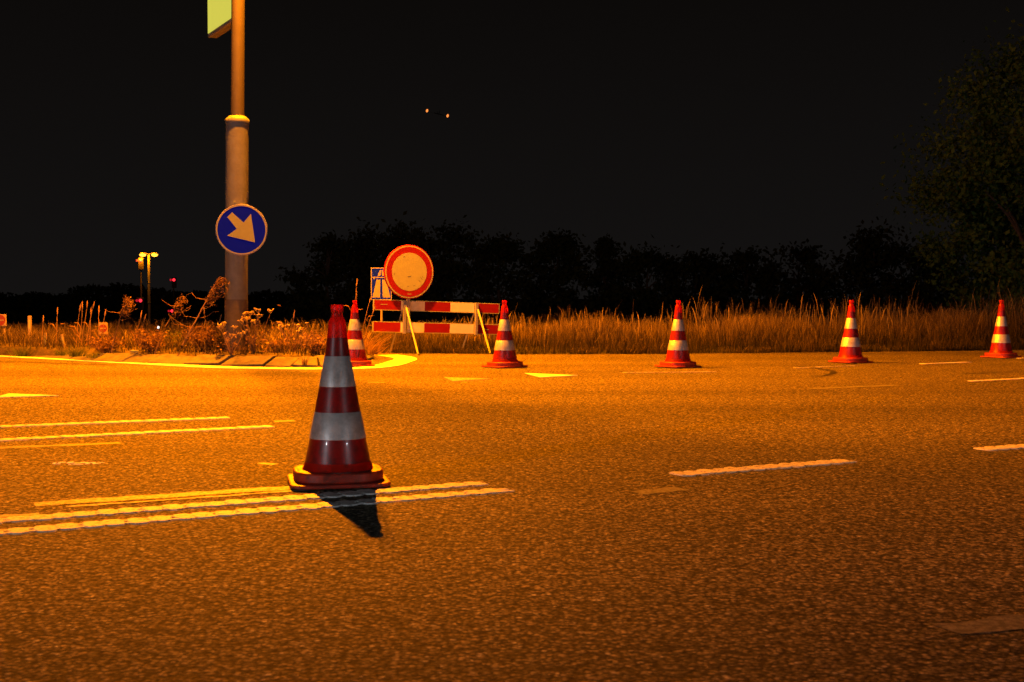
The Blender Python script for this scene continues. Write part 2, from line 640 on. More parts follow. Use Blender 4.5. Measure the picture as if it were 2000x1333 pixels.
def profiled(p0, p1, width=0.115, pitch=0.078, mat='paint', name='lane_line', z=0.003):
    """raised ribbed marking: rounded cross bars on two thin rails"""
    a, b = Vector((*p0, 0)), Vector((*p1, 0))
    t = (b - a).normalized()
    n = Vector((-t.y, t.x, 0))
    L = (b - a).length
    mb = MB()
    for s in (-1, 1):
        q = ribbon([(a + n * s * width * 0.22).to_tuple()[:2], (b + n * s * width * 0.22).to_tuple()[:2]], width * 0.26, z, 0.005,
                   0.0010)
        mb.add(q.v, q.f)
    k = int(L / pitch)
    for i in range(k + 1):
        c = a + t * (i * pitch + random.uniform(-0.006, 0.006)) + n * random.uniform(-0.006, 0.006)
        hw = width / 2 * random.uniform(0.92, 1.14)
        hl = pitch * 0.495 * random.uniform(0.85, 1.1)
        m = 12
        up, lo = [], []
        for j in range(m):
            th = 2 * math.pi * j / m
            cx, cy = math.cos(th), math.sin(th)
            # rounded rectangle
            px = math.copysign(abs(cx) ** 0.6, cx) * hl * random.uniform(0.93, 1.07)
            py = math.copysign(abs(cy) ** 0.6, cy) * hw * random.uniform(0.95, 1.05)
            w = c + t * px + n * py
            lo.append((w.x, w.y, z - 0.003))
            w2 = c + t * px * 0.90 + n * py * 0.95
            up.append((w2.x, w2.y, z + 0.0020))
        fs = [tuple(range(m, 2 * m))] + [(j, (j + 1) % m, m + (j + 1) % m, m + j) for j in range(m)]
        mb.add(lo + up, fs)
    return mb.build(name, M[mat], road)


def smooth_poly(pts, n=8):
    """Catmull-Rom"""
    out = []
    P = [Vector((p[0], p[1], 0)) for p in pts]
    for i in range(len(P) - 1):
        p0, p1, p2, p3 = P[max(i - 1, 0)], P[i], P[i + 1], P[min(i + 2, len(P) - 1)]
        for k in range(n):
            t = k / n
            v = 0.5 * ((2 * p1) + (p2 - p0) * t + (2 * p0 - 5 * p1 + 4 * p2 - p3) * t * t + (3 * p1 - p0 - 3 * p2 + p3) * t ** 3)
            out.append((v.x, v.y))
    out.append((P[-1].x, P[-1].y))
    return out


profiled((-2.70, 3.95), (-0.118, 5.352))
profiled((-2.60, 3.725), (-0.01, 5.166))
profiled((-4.20, 7.20), (-1.86, 8.281), width=0.12)
profiled((-4.00, 6.32), (-1.471, 7.721), width=0.13)
profiled((0.747, 5.632), (1.615, 6.093), width=0.135)
profiled((2.439, 6.569), (3.40, 7.06), width=0.13)
profiled((4.309, 11.95), (5.6, 12.75), width=0.085)
profiled((1.26, 13.33), (2.12, 13.45), width=0.07, mat='paint_worn', pitch=0.20)
profiled((3.19, 14.22), (3.95, 14.66), width=0.08, mat='paint_worn', pitch=0.16)
profiled((4.88, 15.10), (5.55, 15.48), width=0.09, pitch=0.16)
profiled((6.55, 16.5), (7.4, 17.0), width=0.12, pitch=0.16)
# the island's edge line, round the nose
edge_pts = smooth_poly([(-11.5, 20.1), (-8.9, 18.6), (-6.85, 17.08), (-5.02, 15.64), (-3.49, 14.50), (-2.80, 14.18), (-2.09, 14.07),
                        (-1.62, 14.26), (-1.44, 14.8), (-1.38, 15.5), (-1.35, 16.2), (-1.44, 16.75), (-1.69, 17.4)])
ribbon(edge_pts, lambda t: 0.15 + 0.14 * max(0, min(1, (t - 0.62) / 0.12)), jag=0.004).build('edge_line', M['paint_edge'], road)
# worn remains of older lines
ribbon([(-1.80, 4.80), (-1.2, 5.09), (-0.90, 5.23)], 0.10, z=0.0020, jag=0.012, thick=0.0003).build('worn_line', M['paint_worn'], road)
ribbon([(-1.66, 4.74), (-1.2, 4.97), (-0.75, 5.20)], 0.035, z=0.0026, jag=0.010, thick=0.0003).build('worn_line', M['paint_worn'], road)
ribbon([(-2.2, 4.29), (-1.90, 4.50), (-1.70, 4.58)], 0.06, z=0.0020, jag=0.012, thick=0.0003).build('worn_line', M['paint_worn'], road)
ribbon([(-3.2, 6.36), (-2.66, 6.62), (-2.10, 6.84)], 0.09, z=0.0020, jag=0.015, thick=0.0003).build('worn_line', M['paint_faint'], road)
ribbon([(0.50, 5.08), (0.60, 5.14), (0.70, 5.195)], 0.10, z=0.0020, jag=0.015, thick=0.0003).build('worn_line', M['paint_faint'], road)
ribbon([(2.565, 10.941), (3.0, 11.17), (3.423, 11.39)], 0.12, z=0.0020, jag=0.02, thick=0.0003).build('worn_line', M['paint_faint'], road)
ribbon([(1.02, 2.98), (1.25, 3.07), (1.5, 3.16)], 0.10, z=0.0020, jag=0.015, thick=0.0003).build('worn_line', M['paint_faint'], road)
ribbon([(-1.32, 11.74), (-1.17, 11.74)], 0.14, z=0.0020, jag=0.02, thick=0.0003).build('worn_line', M['paint_faint'], road)
ribbon([(-1.19, 6.0), (-1.10, 5.97)], 0.07, z=0.0020, jag=0.02, thick=0.0003).build('worn_patch', M['paint_worn'], road)
ribbon([(-1.50, 8.05), (-1.38, 8.09)], 0.08, z=0.0020, jag=0.02, thick=0.0003).build('worn_patch', M['paint_worn'], road)
# a small fretted patch of old paint
for k in range(26):
    a, r = random.uniform(0, 6.28), random.random() ** 0.5
    x, y = -2.05 + 0.12 * r * math.cos(a), 6.01 + 0.055 * r * math.sin(a)
    mb = MB()
    n = 7
    rr = random.uniform(0.008, 0.019)
    mb.prism([(x + rr * random.uniform(.6, 1.3) * math.cos(6.28 * i / n), y + rr * random.uniform(.5, 1.1) * math.sin(6.28 * i / n))
              for i in range(n)], 0.0005, 0.0022)
    mb.build('paint_fragment', M['paint_edge'], road)


def flat_poly(name, pts, mat, z=0.004):
    mb = MB()
    mb.prism(pts, z - 0.003, z + 0.002)
    return mb.build(name, M[mat], road)


flat_poly('give_way_triangle', [(-0.665, 12.488), (-0.211, 12.252), (-0.547, 11.877)], 'paint_worn')
flat_poly('give_way_triangle', [(0.132, 13.164), (0.657, 12.817), (0.275, 12.488)], 'paint_edge')
flat_poly('give_way_triangle', [(-4.08, 10.36), (-3.597, 10.141), (-4.03, 9.93)], 'paint')
flat_poly('give_way_triangle', [(-4.95, 10.66), (-4.45, 10.42), (-4.90, 10.20)], 'paint')
# dirt washed along the far road edge
ribbon([(x_, y_ - 0.02) for x_, y_ in EDGE[3:12]], 0.26, z=0.0012, jag=0.07, thick=0.0003).build('verge_dirt', M['soil'], road)
# cracks and a tyre scuff
ribbon(smooth_poly([(3.25, 14.6), (3.36, 14.1), (3.40, 13.6), (3.30, 13.15), (3.10, 12.75), (2.98, 12.6)]), 0.05, z=0.0042, jag=0.02, thick=0.0003) \
    .build('tar_crack', M['crack'], road)
ribbon(smooth_poly([(0.45, 13.6), (0.8, 13.5), (1.05, 13.62), (1.3, 13.55)]), 0.035, z=0.0042, jag=0.015, thick=0.0003).build('tar_crack', M['crack'], road)
ribbon(smooth_poly([(-9.0, 16.2), (-7.0, 15.9), (-5.4, 15.2), (-4.6, 14.75)]), 0.07, z=0.0042, jag=0.02, thick=0.0003) \
    .build('tar_crack', M['crack'], road)
ribbon(smooth_poly([(4.6, 13.1), (5.5, 13.5), (6.4, 13.7)]), 0.05, z=0.0042, jag=0.02, thick=0.0003).build('tar_crack', M['crack'], road)
ribbon(smooth_poly([(6.0, 15.6), (5.6, 15.75), (5.1, 15.6)]), 0.04, z=0.0042, jag=0.015, thick=0.0003).build('tar_crack', M['crack'], road)

# ------------------------------------------------------------------ traffic island
KERB = smooth_poly([(-9.6, 19.3), (-8.3, 18.45), (-6.27, 16.72), (-5.39, 15.90), (-4.61, 15.36), (-3.87, 14.93), (-3.20, 14.63), (-2.59, 14.47),
                    (-2.20, 14.47), (-1.98, 14.72), (-1.84, 15.2), (-1.78, 15.9), (-1.80, 16.6), (-2.05, 17.1), (-2.5, 17.4)], 10)
island = empty('traffic_island', (-3.6, 16.0, 0))
tag(island, 'low kerbed traffic island overgrown with weeds, carrying the tall lamp column', 'traffic island')
ILOC = Vector((-3.6, 16.0, 0))


def island_top(x, y):
    return 0.105 + 0.03 * math.sin(x * 2.1 + y) + 0.02 * math.sin(x * 5.3 - y * 3.1)


# soil fill: inner offset of the kerb
inner = []
KP = [Vector((p[0], p[1], 0)) for p in KERB]
cen = Vector((-4.2, 16.8, 0))
soil = MB()
vs = []
rings = [(0.30, 0.085), (0.40, 0.115), (0.7, 0.13), (1.2, 0.14)]
closed = KP + [Vector((-3.3, 17.75, 0)), Vector((-4.6, 18.1, 0)), Vector((-6.4, 18.55, 0)), Vector((-8.2, 19.1, 0))]
nC = len(closed)
for d, z in rings:
    for p in closed:
        q = p + (cen - p).normalized() * d
        vs.append((q.x - ILOC.x, q.y - ILOC.y, z + random.uniform(-0.012, 0.012)))
fs = []
for j in range(len(rings) - 1):
    for i in range(nC):
        k = (i + 1) % nC
        fs.append((j * nC + i, j * nC + k, (j + 1) * nC + k, (j + 1) * nC + i))
vs.append((cen.x - ILOC.x, cen.y - ILOC.y, 0.15))
for i in range(nC):
    fs.append(((len(rings) - 1) * nC + i, (len(rings) - 1) * nC + (i + 1) % nC, len(vs) - 1))
# outer skirt down to the road
b0 = len(vs)
for p in closed:
    q = p + (cen - p).normalized() * 0.20
    vs.append((q.x - ILOC.x, q.y - ILOC.y, -0.02))
for i in range(nC):
    k = (i + 1) % nC
    fs.append((b0 + i, b0 + k, k, i))
soil.add(vs, fs)
soil.build('soil_bed', M['soil'], island, smooth=True)

# kerb stones: splayed concrete blocks, laid one by one
acc = [0.0]
for a, b in zip(KP[:-1], KP[1:]):
    acc.append(acc[-1] + (b - a).length)


def along(s):
    s = max(0, min(acc[-1] - 1e-4, s))
    i = max(j for j in range(len(acc)) if acc[j] <= s)
    i = min(i, len(KP) - 2)
    t = (s - acc[i]) / max(1e-6, acc[i + 1] - acc[i])
    return KP[i].lerp(KP[i + 1], t), (KP[i + 1] - KP[i]).normalized()


s = 4.0
ki = 0
while s < acc[-1] - 0.2:
    ln = random.choice([0.44, 0.50, 0.52, 0.58]) * (1.0 if s < 8.2 else 0.62)
    e = min(s + ln, acc[-1])
    mb = MB()
    nseg = 4
    sink = random.uniform(-0.012, 0.010)
    # the far-left stones sink into the ground
    if s < 4.4: sink -= 0.07
    elif s < 4.95: sink -= 0.035
    elif s < 5.5: sink -= 0.012
    gap = random.uniform(0.008, 0.020)
    tilt = random.uniform(-0.012, 0.012)
    prof = [(0.0, -0.03), (0.0, 0.022), (0.17, 0.098), (0.19, 0.106), (0.265, 0.108), (0.265, -0.03)]
    vv, ff = [], []
    for i in range(nseg + 1):
        p, t = along(s + gap + (e - s - 2 * gap) * i / nseg)
        inn = Vector((-t.y, t.x, 0))
        if inn.dot(cen - p) < 0: inn = -inn
        for o_, z_ in prof:
            # joints run slightly slanted
            q = p + inn * o_ + t * (0.05 * (o_ / 0.2 - 0.3) if i in (0, nseg) else 0)
            zz = z_ + (sink + tilt * (i / nseg - .5) * 2 if z_ > 0 else 0)
            vv.append((q.x - ILOC.x, q.y - ILOC.y, zz + random.uniform(-0.002, 0.002)))
    m = len(prof)
    for i in range(nseg):
        for j in range(m - 1):
            ff.append((i * m + j, i * m + j + 1, (i + 1) * m + j + 1, (i + 1) * m + j))
    ff.append(tuple(range(m)))
    ff.append(tuple(reversed(range(nseg * m, nseg * m + m))))
    mb.add(vv, ff)
    mb.build('kerb_stone', M['concrete'], island, bevel=0.006)
    s = e
    ki += 1


# ------------------------------------------------------------------ traffic cones
def ngon_square(h, cut, n=3):
    """square with rounded corners"""
    out = []
    for cx, cy, a0 in ((1, 1, 0), (-1, 1, 90), (-1, -1, 180), (1, -1, 270)):
        for k in range(n + 1):
            a = R(a0 + 90 * k / n)
            out.append((cx * (h - cut) + cut * math.cos(a), cy * (h - cut) + cut * math.sin(a)))
    return out


def make_cone():
    root = empty('traffic_cone')
    MB().prism(ngon_square(0.205, 0.065, 4), 0.0, 0.016).build('base_plate', M['cone_base'], root, bevel=0.005)
    st = MB()
    st.prism(ngon_square(0.184, 0.135, 8), 0.0163, 0.058)
    step = st.build('base_step', M['cone_base'], root, smooth=True, bevel=0.007)
    for a in (0, 90, 180, 270):
        mt = Matrix.Rotation(R(a), 4, 'Z')
        MB().box(mt @ Vector((0.166, 0, 0.0585)), (0.008, 0.075, 0.004), mt.to_3x3()).build('grip_slot', M['dark_metal'], step)
    MB().lathe([(0.150, 0.055), (0.1425, 0.072), (0.1365, 0.090)], 40, cap=False).build('skirt', M['cone_red'], root, smooth=True)
    MB().lathe([(0.1365, 0.090), (0.1165, 0.188), (0.1165, 0.189)], 40, cap=False).build('sleeve', M['cone_body'], root, smooth=True)
    MB().lathe([(0.1172, 0.187), (0.1186, 0.1885), (0.0972, 0.2965), (0.0958, 0.298)], 40, cap=False).build('reflective_band', M['cone_white'], root, smooth=True)
    MB().lathe([(0.0965, 0.295), (0.0755, 0.405)], 40, cap=False).build('sleeve', M['cone_body'], root, smooth=True)
    MB().lathe([(0.0758, 0.403), (0.0770, 0.405), (0.0532, 0.5285), (0.0520, 0.530)], 40, cap=False).build('reflective_band', M['cone_white'], root, smooth=True)
    MB().lathe([(0.0525, 0.528), (0.0428, 0.606)], 40, cap=False).build('sleeve', M['cone_body'], root, smooth=True)
    MB().lathe([(0.0430, 0.604), (0.0372, 0.656), (0.0350, 0.674), (0.0290, 0.686), (0.0240, 0.697), (0.0235, 0.708), (0.0270, 0.717), (0.0275, 0.722), (0.0275, 0.740),
                (0.0255, 0.744), (0.0205, 0.744), (0.0190, 0.690)], 32, cap=False).build('top', M['cone_red'], root, smooth=True)
    return root


cone0 = make_cone()
cones = [
    ((-0.731, 5.352), 12.5, 0.0, 'large foreground traffic cone standing on the double ribbed line'),
    ((-1.80, 14.62), 20, 0.4, 'traffic cone on the island nose, half hidden behind the foreground cone'),
    ((-0.08, 14.328), 38, -0.5, 'traffic cone just right of the barricade boards'),
    ((1.859, 14.328), 35, 0.3, 'traffic cone in the middle of the row, first right of the give-way triangles'),
    ((4.062, 15.346), 30, 0.5, 'second traffic cone from the right edge, beside the curved crack'),
    ((6.37, 16.659), 40, -0.4, 'rightmost traffic cone, at the edge of the picture by the tall grass'),
]
for i, (p, a, lean, lab) in enumerate(cones):
    o = cone0 if i == 0 else copy_tree(cone0)
    o.location = (p[0], p[1], 0.0075 if i != 1 else 0.006)
    o.rotation_euler = (0, R(lean), R(a))
    tag(o, lab, 'traffic cone', 'red and white cones closing the lane')


# ------------------------------------------------------------------ lamp column on the island
def point_light(name, loc, power, col, size, parent):
    ld = bpy.data.lights.new(name, 'POINT')
    ld.energy = power
    ld.color = col
    ld.shadow_soft_size = size
    o = bpy.data.objects.new(name, ld)
    COL.objects.link(o)
    o.location = loc
    o.parent = parent
    return o


PX, PY = -3.345, 15.50
lean = R(0.75)
col_ = empty('lamp_column', (PX, PY, 0.10))
col_.rotation_euler = (0, lean, 0)
tag(col_, 'tall thick grey lamp column rising from the weedy traffic island', 'lamp post')
MB().lathe([(0.140, -0.12), (0.140, 0.66)], 40).build('base_band', M['steel_dark'], col_, smooth=True)
MB().lathe([(0.1365, 0.655), (0.1365, 2.78)], 40).build('lower_shaft', M['steel'], col_, smooth=True)
MB().lathe([(0.142, 2.775), (0.1445, 2.785), (0.1445, 2.815), (0.136, 2.835), (0.1, 2.862), (0.082, 2.868)], 40).build('collar', M['steel'], col_, smooth=True)
MB().lathe([(0.081, 2.86), (0.074, 6.75)], 32).build('upper_shaft', M['steel_brown'], col_, smooth=True)
MB().box((0.135, -0.03, 1.92), (0.02, 0.03, 0.075)).build('clamp', M['dark_metal'], col_, bevel=0.003)
MB().box((0.0, -0.1375, 1.83), (0.022, 0.006, 0.022)).build('sticker', M['sign_white'], col_)
MB().ring(0.137, 0.1415, 1.35, 1.385, 40).build('strap', M['grey_metal'], col_, smooth=True)
MB().ring(0.137, 0.1415, 1.62, 1.655, 40).build('strap', M['grey_metal'], col_, smooth=True)
hdir = Vector((-0.385, 0.923, 0)).normalized()
for sgn, dist in ((-1, 0.62), (1, 0.80)):
    e = hdir * sgn * dist
    MB().tube([(0, 0, 6.62), tuple(hdir * sgn * 0.15 + Vector((0, 0, 6.74))), tuple(e * 0.75 + Vector((0, 0, 6.86)))], 0.032, 10).build('arm', M['steel'], col_, smooth=True)
    # bell-shaped cut-off shade, open below, with the lamp set inside it
    c = e + Vector((0, 0, 6.60))
    head = MB().lathe([(0.252, 0.0), (0.258, 0.004), (0.252, 0.07), (0.21, 0.17), (0.12, 0.25), (0.05, 0.285), (0.03, 0.30), (0.03, 0.275), (0.11, 0.238),
                       (0.20, 0.162), (0.243, 0.066), (0.246, 0.004), (0.252, 0.0)], 40, c=tuple(c), cap=False).build('lamp_shade', M['dark_metal'], col_, smooth=True)
    MB().lathe([(0.006, 0.205), (0.022, 0.212), (0.028, 0.235), (0.020, 0.275)], 16, c=tuple(c)).build('bulb', M['lamp_glow'], head, smooth=True)
    point_light('sodium_light', c + Vector((0, 0, 0.137)), SODIUM_W * (1.22 if sgn < 0 else 0.68), SODIUM, 0.037, col_)
    # glare spilling below the rim
    point_light('sodium_glare', c + Vector((0, 0, -0.04)), SODIUM_W * 0.10, SODIUM, 0.06, col_)

# round blue arrow sign on the column
sg = empty('arrow_sign', (-3.233, 15.335, 1.592))
sg.rotation_euler = (R(90), 0, R(8))
tag(sg, 'round blue sign with a pale arrow pointing down to the right, on the lamp column', 'sign')
MB().lathe([(0.303, -0.030), (0.306, -0.026), (0.306, -0.006), (0.303, 0.0)], 64).build('backing', M['sign_back'], sg, smooth=True)
MB().lathe([(0.300, 0.0005), (0.300, 0.003)], 64).build('face', M['sign_blue'], sg)
MB().ring(0.282, 0.297, 0.0032, 0.0050, 64).build('border', M['sign_white'], sg)
arrow = [(-0.04, 0.315), (0.04, 0.315), (0.04, 0.09), (0.155, 0.09), (0.0, -0.16), (-0.155, 0.09), (-0.04, 0.09)]


def arrow_pts():
    # tail at upper left, head pointing to the lower right; traced as seen on the sign, in metres
    return [(-0.165, 0.150), (-0.108, 0.207), (0.025, 0.085), (0.112, 0.190), (0.158, -0.150), (-0.168, -0.072), (-0.055, 0.010)]


MB().prism(arrow_pts(), 0.0032, 0.0050).build('arrow', M['sign_white'], sg)

# lit box sign high on the column
box = empty('lit_box_sign', (PX + 0.035, PY + 0.15, 4.14))
bdir = Vector((-0.62, 1.15, 0))
bang = math.atan2(bdir.y, bdir.x)
box.rotation_euler = (0, 0, bang)
tag(box, 'glowing pale yellow box sign mounted high on the lamp column', 'lit sign')
BL, BH, BT = 1.14, 1.1, 0.13
MB().box((0.06 + BL / 2, 0.0, BH / 2), (BL, BT, BH)).build('housing', M['grey_metal'], box, bevel=0.02)
MB().box((0.06 + BL / 2, BT / 2 + 0.004, BH / 2), (BL - 0.09, 0.008, BH - 0.09)).build('lit_panel', M['panel_glow'], box)
for z in (0.2, 0.85):
    MB().box((0.02, 0, z), (0.16, 0.05, 0.05)).build('bracket', M['dark_metal'], box)

# ------------------------------------------------------------------ barricade and its signs
BC = Vector((-1.055, 17.86, 0))
bu = Vector((0.8746, 0.4848, 0))
bar = empty('barricade', (BC.x, BC.y, 0.0))
bar.rotation_euler = (0, R(1.9), math.atan2(bu.y, bu.x))
tag(bar, 'red and white striped barricade on slanted trestle legs across the closed road', 'barricade')
# local x along the boards (left to right), local -y towards the traffic
for zc in (0.655, 0.356):
    MB().box((0, 0, zc), (1.95, 0.022, 0.148)).build('board', M['sign_back'], bar, bevel=0.003)
    for k, (x0, x1, c) in enumerate([(-0.963, -0.565, 'r'), (-0.565, -0.205, 'w'), (-0.205, 0.190, 'r'), (0.190, 0.570, 'w'), (0.570, 0.963, 'r')]):
        MB().box(((x0 + x1) / 2, -0.0125, zc), (x1 - x0 - 0.004, 0.002, 0.128)).build('stripe', M['sign_red' if c == 'r' else 'board_white'], bar)
    for z2 in (-0.0685, 0.0685):
        MB().box((0, -0.0125, zc + z2), (1.94, 0.002, 0.008)).build('board_edging', M['sign_white'], bar)
    for x2 in (-0.9685, 0.9685):
        MB().box((x2, -0.0125, zc), (0.009, 0.002, 0.128)).build('board_edging', M['sign_white'], bar)
for x in (-0.515, 0.595):
    MB().box((x, -0.034, 0.50), (0.045, 0.030, 0.46)).build('upright', M['grey_metal'], bar, bevel=0.003)
    fl = MB()
    for a, b in (((x + 0.01, -0.06, 0.63), (x + 0.05, -0.40, 0.004)),):
        a, b = Vector(a), Vector(b)
        fl.tube([a, b], 0.017, 4)
    fl.build('leg', M['sign_white'], bar)
    MB().tube([(x, 0.02, 0.62), (x - 0.03, 0.36, 0.004)], 0.015, 4).build('leg', M['grey_metal'], bar)
for x, z in ((-0.82, 0.662), (0.76, 0.352)):
    MB().box((x, -0.0145, z), (0.10, 0.002, 0.008)).build('scuff', M['sign_white'], bar)

# the round closed-road sign above the barricade
cs = empty('closed_road_sign', (BC.x - bu.x * 0.445 + bu.y * 0.075, BC.y - bu.y * 0.445 - bu.x * 0.075, 1.135))
cs.rotation_euler = (R(90), 0, math.atan2(bu.y, bu.x))
tag(cs, 'round sign with a red ring and blank pale centre, above the barricade', 'sign')
RS = 0.372
MB().lathe([(RS - 0.004, -0.028), (RS, -0.024), (RS, -0.004), (RS - 0.004, 0.0)], 64).build('backing', M['sign_red'], cs, smooth=True)
MB().lathe([(RS - 0.012, 0.0005), (RS - 0.012, 0.002)], 64).build('border', M['sign_white'], cs)
MB().lathe([(RS - 0.030, 0.0022), (RS - 0.030, 0.0035)], 64).build('red_ring', M['sign_red'], cs)
face = MB().lathe([(0.262, 0.0037), (0.262, 0.0050)], 64).build('centre', M['sign_white'], cs)
MB().box((0, -0.42, -0.046), (0.04, 0.72, 0.03)).build('post', M['grey_metal'], cs)
mk = random.Random(5)
for x, y, l, a in ((-0.005, -0.066, 0.05, 5), (-0.225, -0.03, 0.03, 60), (0.18, -0.09, 0.045, -50), (0.15, -0.125, 0.03, -45),
                   (0.2, -0.07, 0.025, -60), (-0.02, -0.20, 0.03, 15), (-0.08, 0.205, 0.03, 30), (0.07, -0.19, 0.03, 10)):
    MB().box((x, y, 0.0054), (l, 0.007 if l < 0.05 else 0.013, 0.0006), Matrix.Rotation(R(a), 3, 'Z')).build('scuff', M['scuff'], face)
MB().box((0.0, -0.305, 0.0039), (0.06, 0.010, 0.0006)).build('scratch', M['sign_white'], cs)

# motorway sign behind it, on its own post
ms = empty('motorway_sign', (-2.04, 20.0, H(-2.04, 20.0)))
ms.rotation_euler = (0, 0, R(2))
tag(ms, 'blue rectangular motorway sign with pale road symbol, partly behind the round red sign', 'sign')
zb = 0.745 - H(-2.04, 20.0)
W2, H2 = 0.325, 0.505
MS = Matrix.Translation((0, 0, zb + H2 / 2)) @ Matrix.Rotation(R(90), 4, 'X')
MB().prism([(x * 1, y * 1) for x, y in [(-W2 / 2, -H2 / 2), (W2 / 2, -H2 / 2), (W2 / 2, H2 / 2), (-W2 / 2, H2 / 2)]], -0.02, 0, MS).build('backing', M['sign_grey'], ms, bevel=0.004)
MB().prism([(-W2 / 2 + .014, -H2 / 2 + .014), (W2 / 2 - .014, -H2 / 2 + .014), (W2 / 2 - .014, H2 / 2 - .014), (-W2 / 2 + .014, H2 / 2 - .014)],
           0.0008, 0.0025, MS).build('face', M['sign_blue'], ms)
for sx in (-1, 1):
    MB().prism([(sx * 0.022, -0.215), (sx * 0.14, -0.215), (sx * 0.075, 0.065), (sx * 0.014, 0.065)][::sx], 0.0027, 0.004, MS).build('road_symbol', M['sign_grey'], ms)
    MB().prism([(sx * 0.012, 0.125), (sx * 0.058, 0.125), (sx * 0.020, 0.215), (sx * 0.006, 0.215)][::sx], 0.0027, 0.004, MS).build('road_symbol', M['sign_grey'], ms)
    MB().prism([(sx * 0.105, 0.068), (sx * 0.122, 0.068), (sx * 0.122, 0.090), (sx * 0.105, 0.090)][::sx], 0.0027, 0.004, MS).build('bridge_symbol', M['sign_grey'], ms)
MB().prism([(-0.145, 0.0915), (0.145, 0.0915), (0.145, 0.107), (-0.145, 0.107)], 0.0027, 0.004, MS).build('bridge_symbol', M['sign_grey'], ms)
MB().lathe([(0.018, 0.0), (0.018, zb + H2 * 0.9)], 16, c=(0.0, 0.032, -0.05)).build('post', M['marker'], ms, smooth=True)


# ------------------------------------------------------------------ vegetation
def blades(name, mat, base, height, lean, width, tint, parent=None, loc=(0, 0, 0), head=None):
    """grass blades as tapered bent strips in one mesh. base (n,3), lean (n,2) tip offset, width (n,)"""
    n = len(base)
    ang = rng.uniform(0, 2 * np.pi, n)
    wd = np.stack([np.cos(ang), np.sin(ang), np.zeros(n)], 1) * (width[:, None] / 2)
    up = np.zeros((n, 3)); up[:, 2] = height
    ln = np.zeros((n, 3)); ln[:, :2] = lean
    p0 = base
    p1 = base + up * 0.55 + ln * 0.28
    p2 = base + up * 0.86 + ln * 0.66
    p3 = base + up * 1.0 + ln
    hw = np.ones(n) * 0.5 if head is None else head
    V = np.stack([p0 - wd, p0 + wd, p1 - wd * 0.85, p1 + wd * 0.85, p2 - wd * hw[:, None], p2 + wd * hw[:, None], p3], 1).reshape(-1, 3)
    o0 = np.arange(n)[:, None] * 7
    quads = np.concatenate([o0 + np.array([[0, 1, 3, 2]]), o0 + np.array([[2, 3, 5, 4]])], 0)
    tris = o0 + np.array([[4, 5, 6]])
    me = bpy.data.meshes.new(name)
    nl = quads.size + tris.size
    me.vertices.add(len(V))
    me.vertices.foreach_set('co', (V - np.array(loc)).astype(np.float32).ravel())
    me.loops.add(nl)
    me.loops.foreach_set('vertex_index', np.concatenate([quads.ravel(), tris.ravel()]).astype(np.int32))
    npoly = len(quads) + len(tris)
    me.polygons.add(npoly)
    st = np.concatenate([np.arange(len(quads)) * 4, quads.size + np.arange(len(tris)) * 3]).astype(np.int32)
    tot = np.concatenate([np.full(len(quads), 4), np.full(len(tris), 3)]).astype(np.int32)
    me.polygons.foreach_set('loop_start', st)
    try:
        me.polygons.foreach_set('loop_total', tot)
    except Exception:
        pass
    me.update(calc_edges=True)
    me.validate()
    at = me.attributes.new('tint', 'FLOAT', 'POINT')
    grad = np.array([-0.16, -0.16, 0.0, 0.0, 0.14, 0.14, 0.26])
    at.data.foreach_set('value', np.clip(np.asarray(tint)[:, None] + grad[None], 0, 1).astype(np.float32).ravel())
    me.materials.append(mat)
    o = bpy.data.objects.new(name, me)
    COL.objects.link(o)
    o.location = loc
    if parent is not None:
        o.parent = parent
    return o


H_np = np.vectorize(H)


def clumpy(x, y, s, seed):
    r = np.random.default_rng(seed)
    out = np.zeros_like(x)
    for k in range(5):
        a = r.uniform(0, 2 * np.pi)
        f = s * r.uniform(0.6, 2.2)
        out += np.sin(f * (x * np.cos(a) + y * np.sin(a)) + r.uniform(0, 6.28))
    return out / 5


# verge: short turf at the road edge, tall dry grass behind it
n = 60000
x = rng.uniform(-2.1, 11.5, n)
off = rng.random(n) ** 1.5 * 6.0
y = edge_y_np(x) + off - 0.12 + 0.07 * clumpy(x, x * 0, 6.0, 31)
cl = clumpy(x, y, 2.6, 3) * 1.25
kp = rng.random(n) < np.clip(0.72 + 0.5 * cl, 0.22, 1)
x, off, y, cl = x[kp], off[kp], y[kp], cl[kp]
n = len(x)
hgt = np.where(off < 0.5, rng.uniform(0.05, 0.20, n), np.where(off < 1.2, rng.uniform(0.12, 0.36, n), rng.uniform(0.20, 0.50, n)))
hgt *= (1 + 0.45 * cl) * np.clip(0.68 + 0.05 * x, 0.66, 1.1)
ln = rng.normal(0, 0.30, (n, 2)) * hgt[:, None] + np.array([0.06, 0]) * hgt[:, None]
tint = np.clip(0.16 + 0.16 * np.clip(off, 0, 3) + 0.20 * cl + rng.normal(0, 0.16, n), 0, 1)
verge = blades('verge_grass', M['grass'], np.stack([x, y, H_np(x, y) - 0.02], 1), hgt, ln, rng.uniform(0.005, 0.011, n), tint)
tag(verge, 'rough dry grass growing along the far road edge', 'grass', kind='stuff')

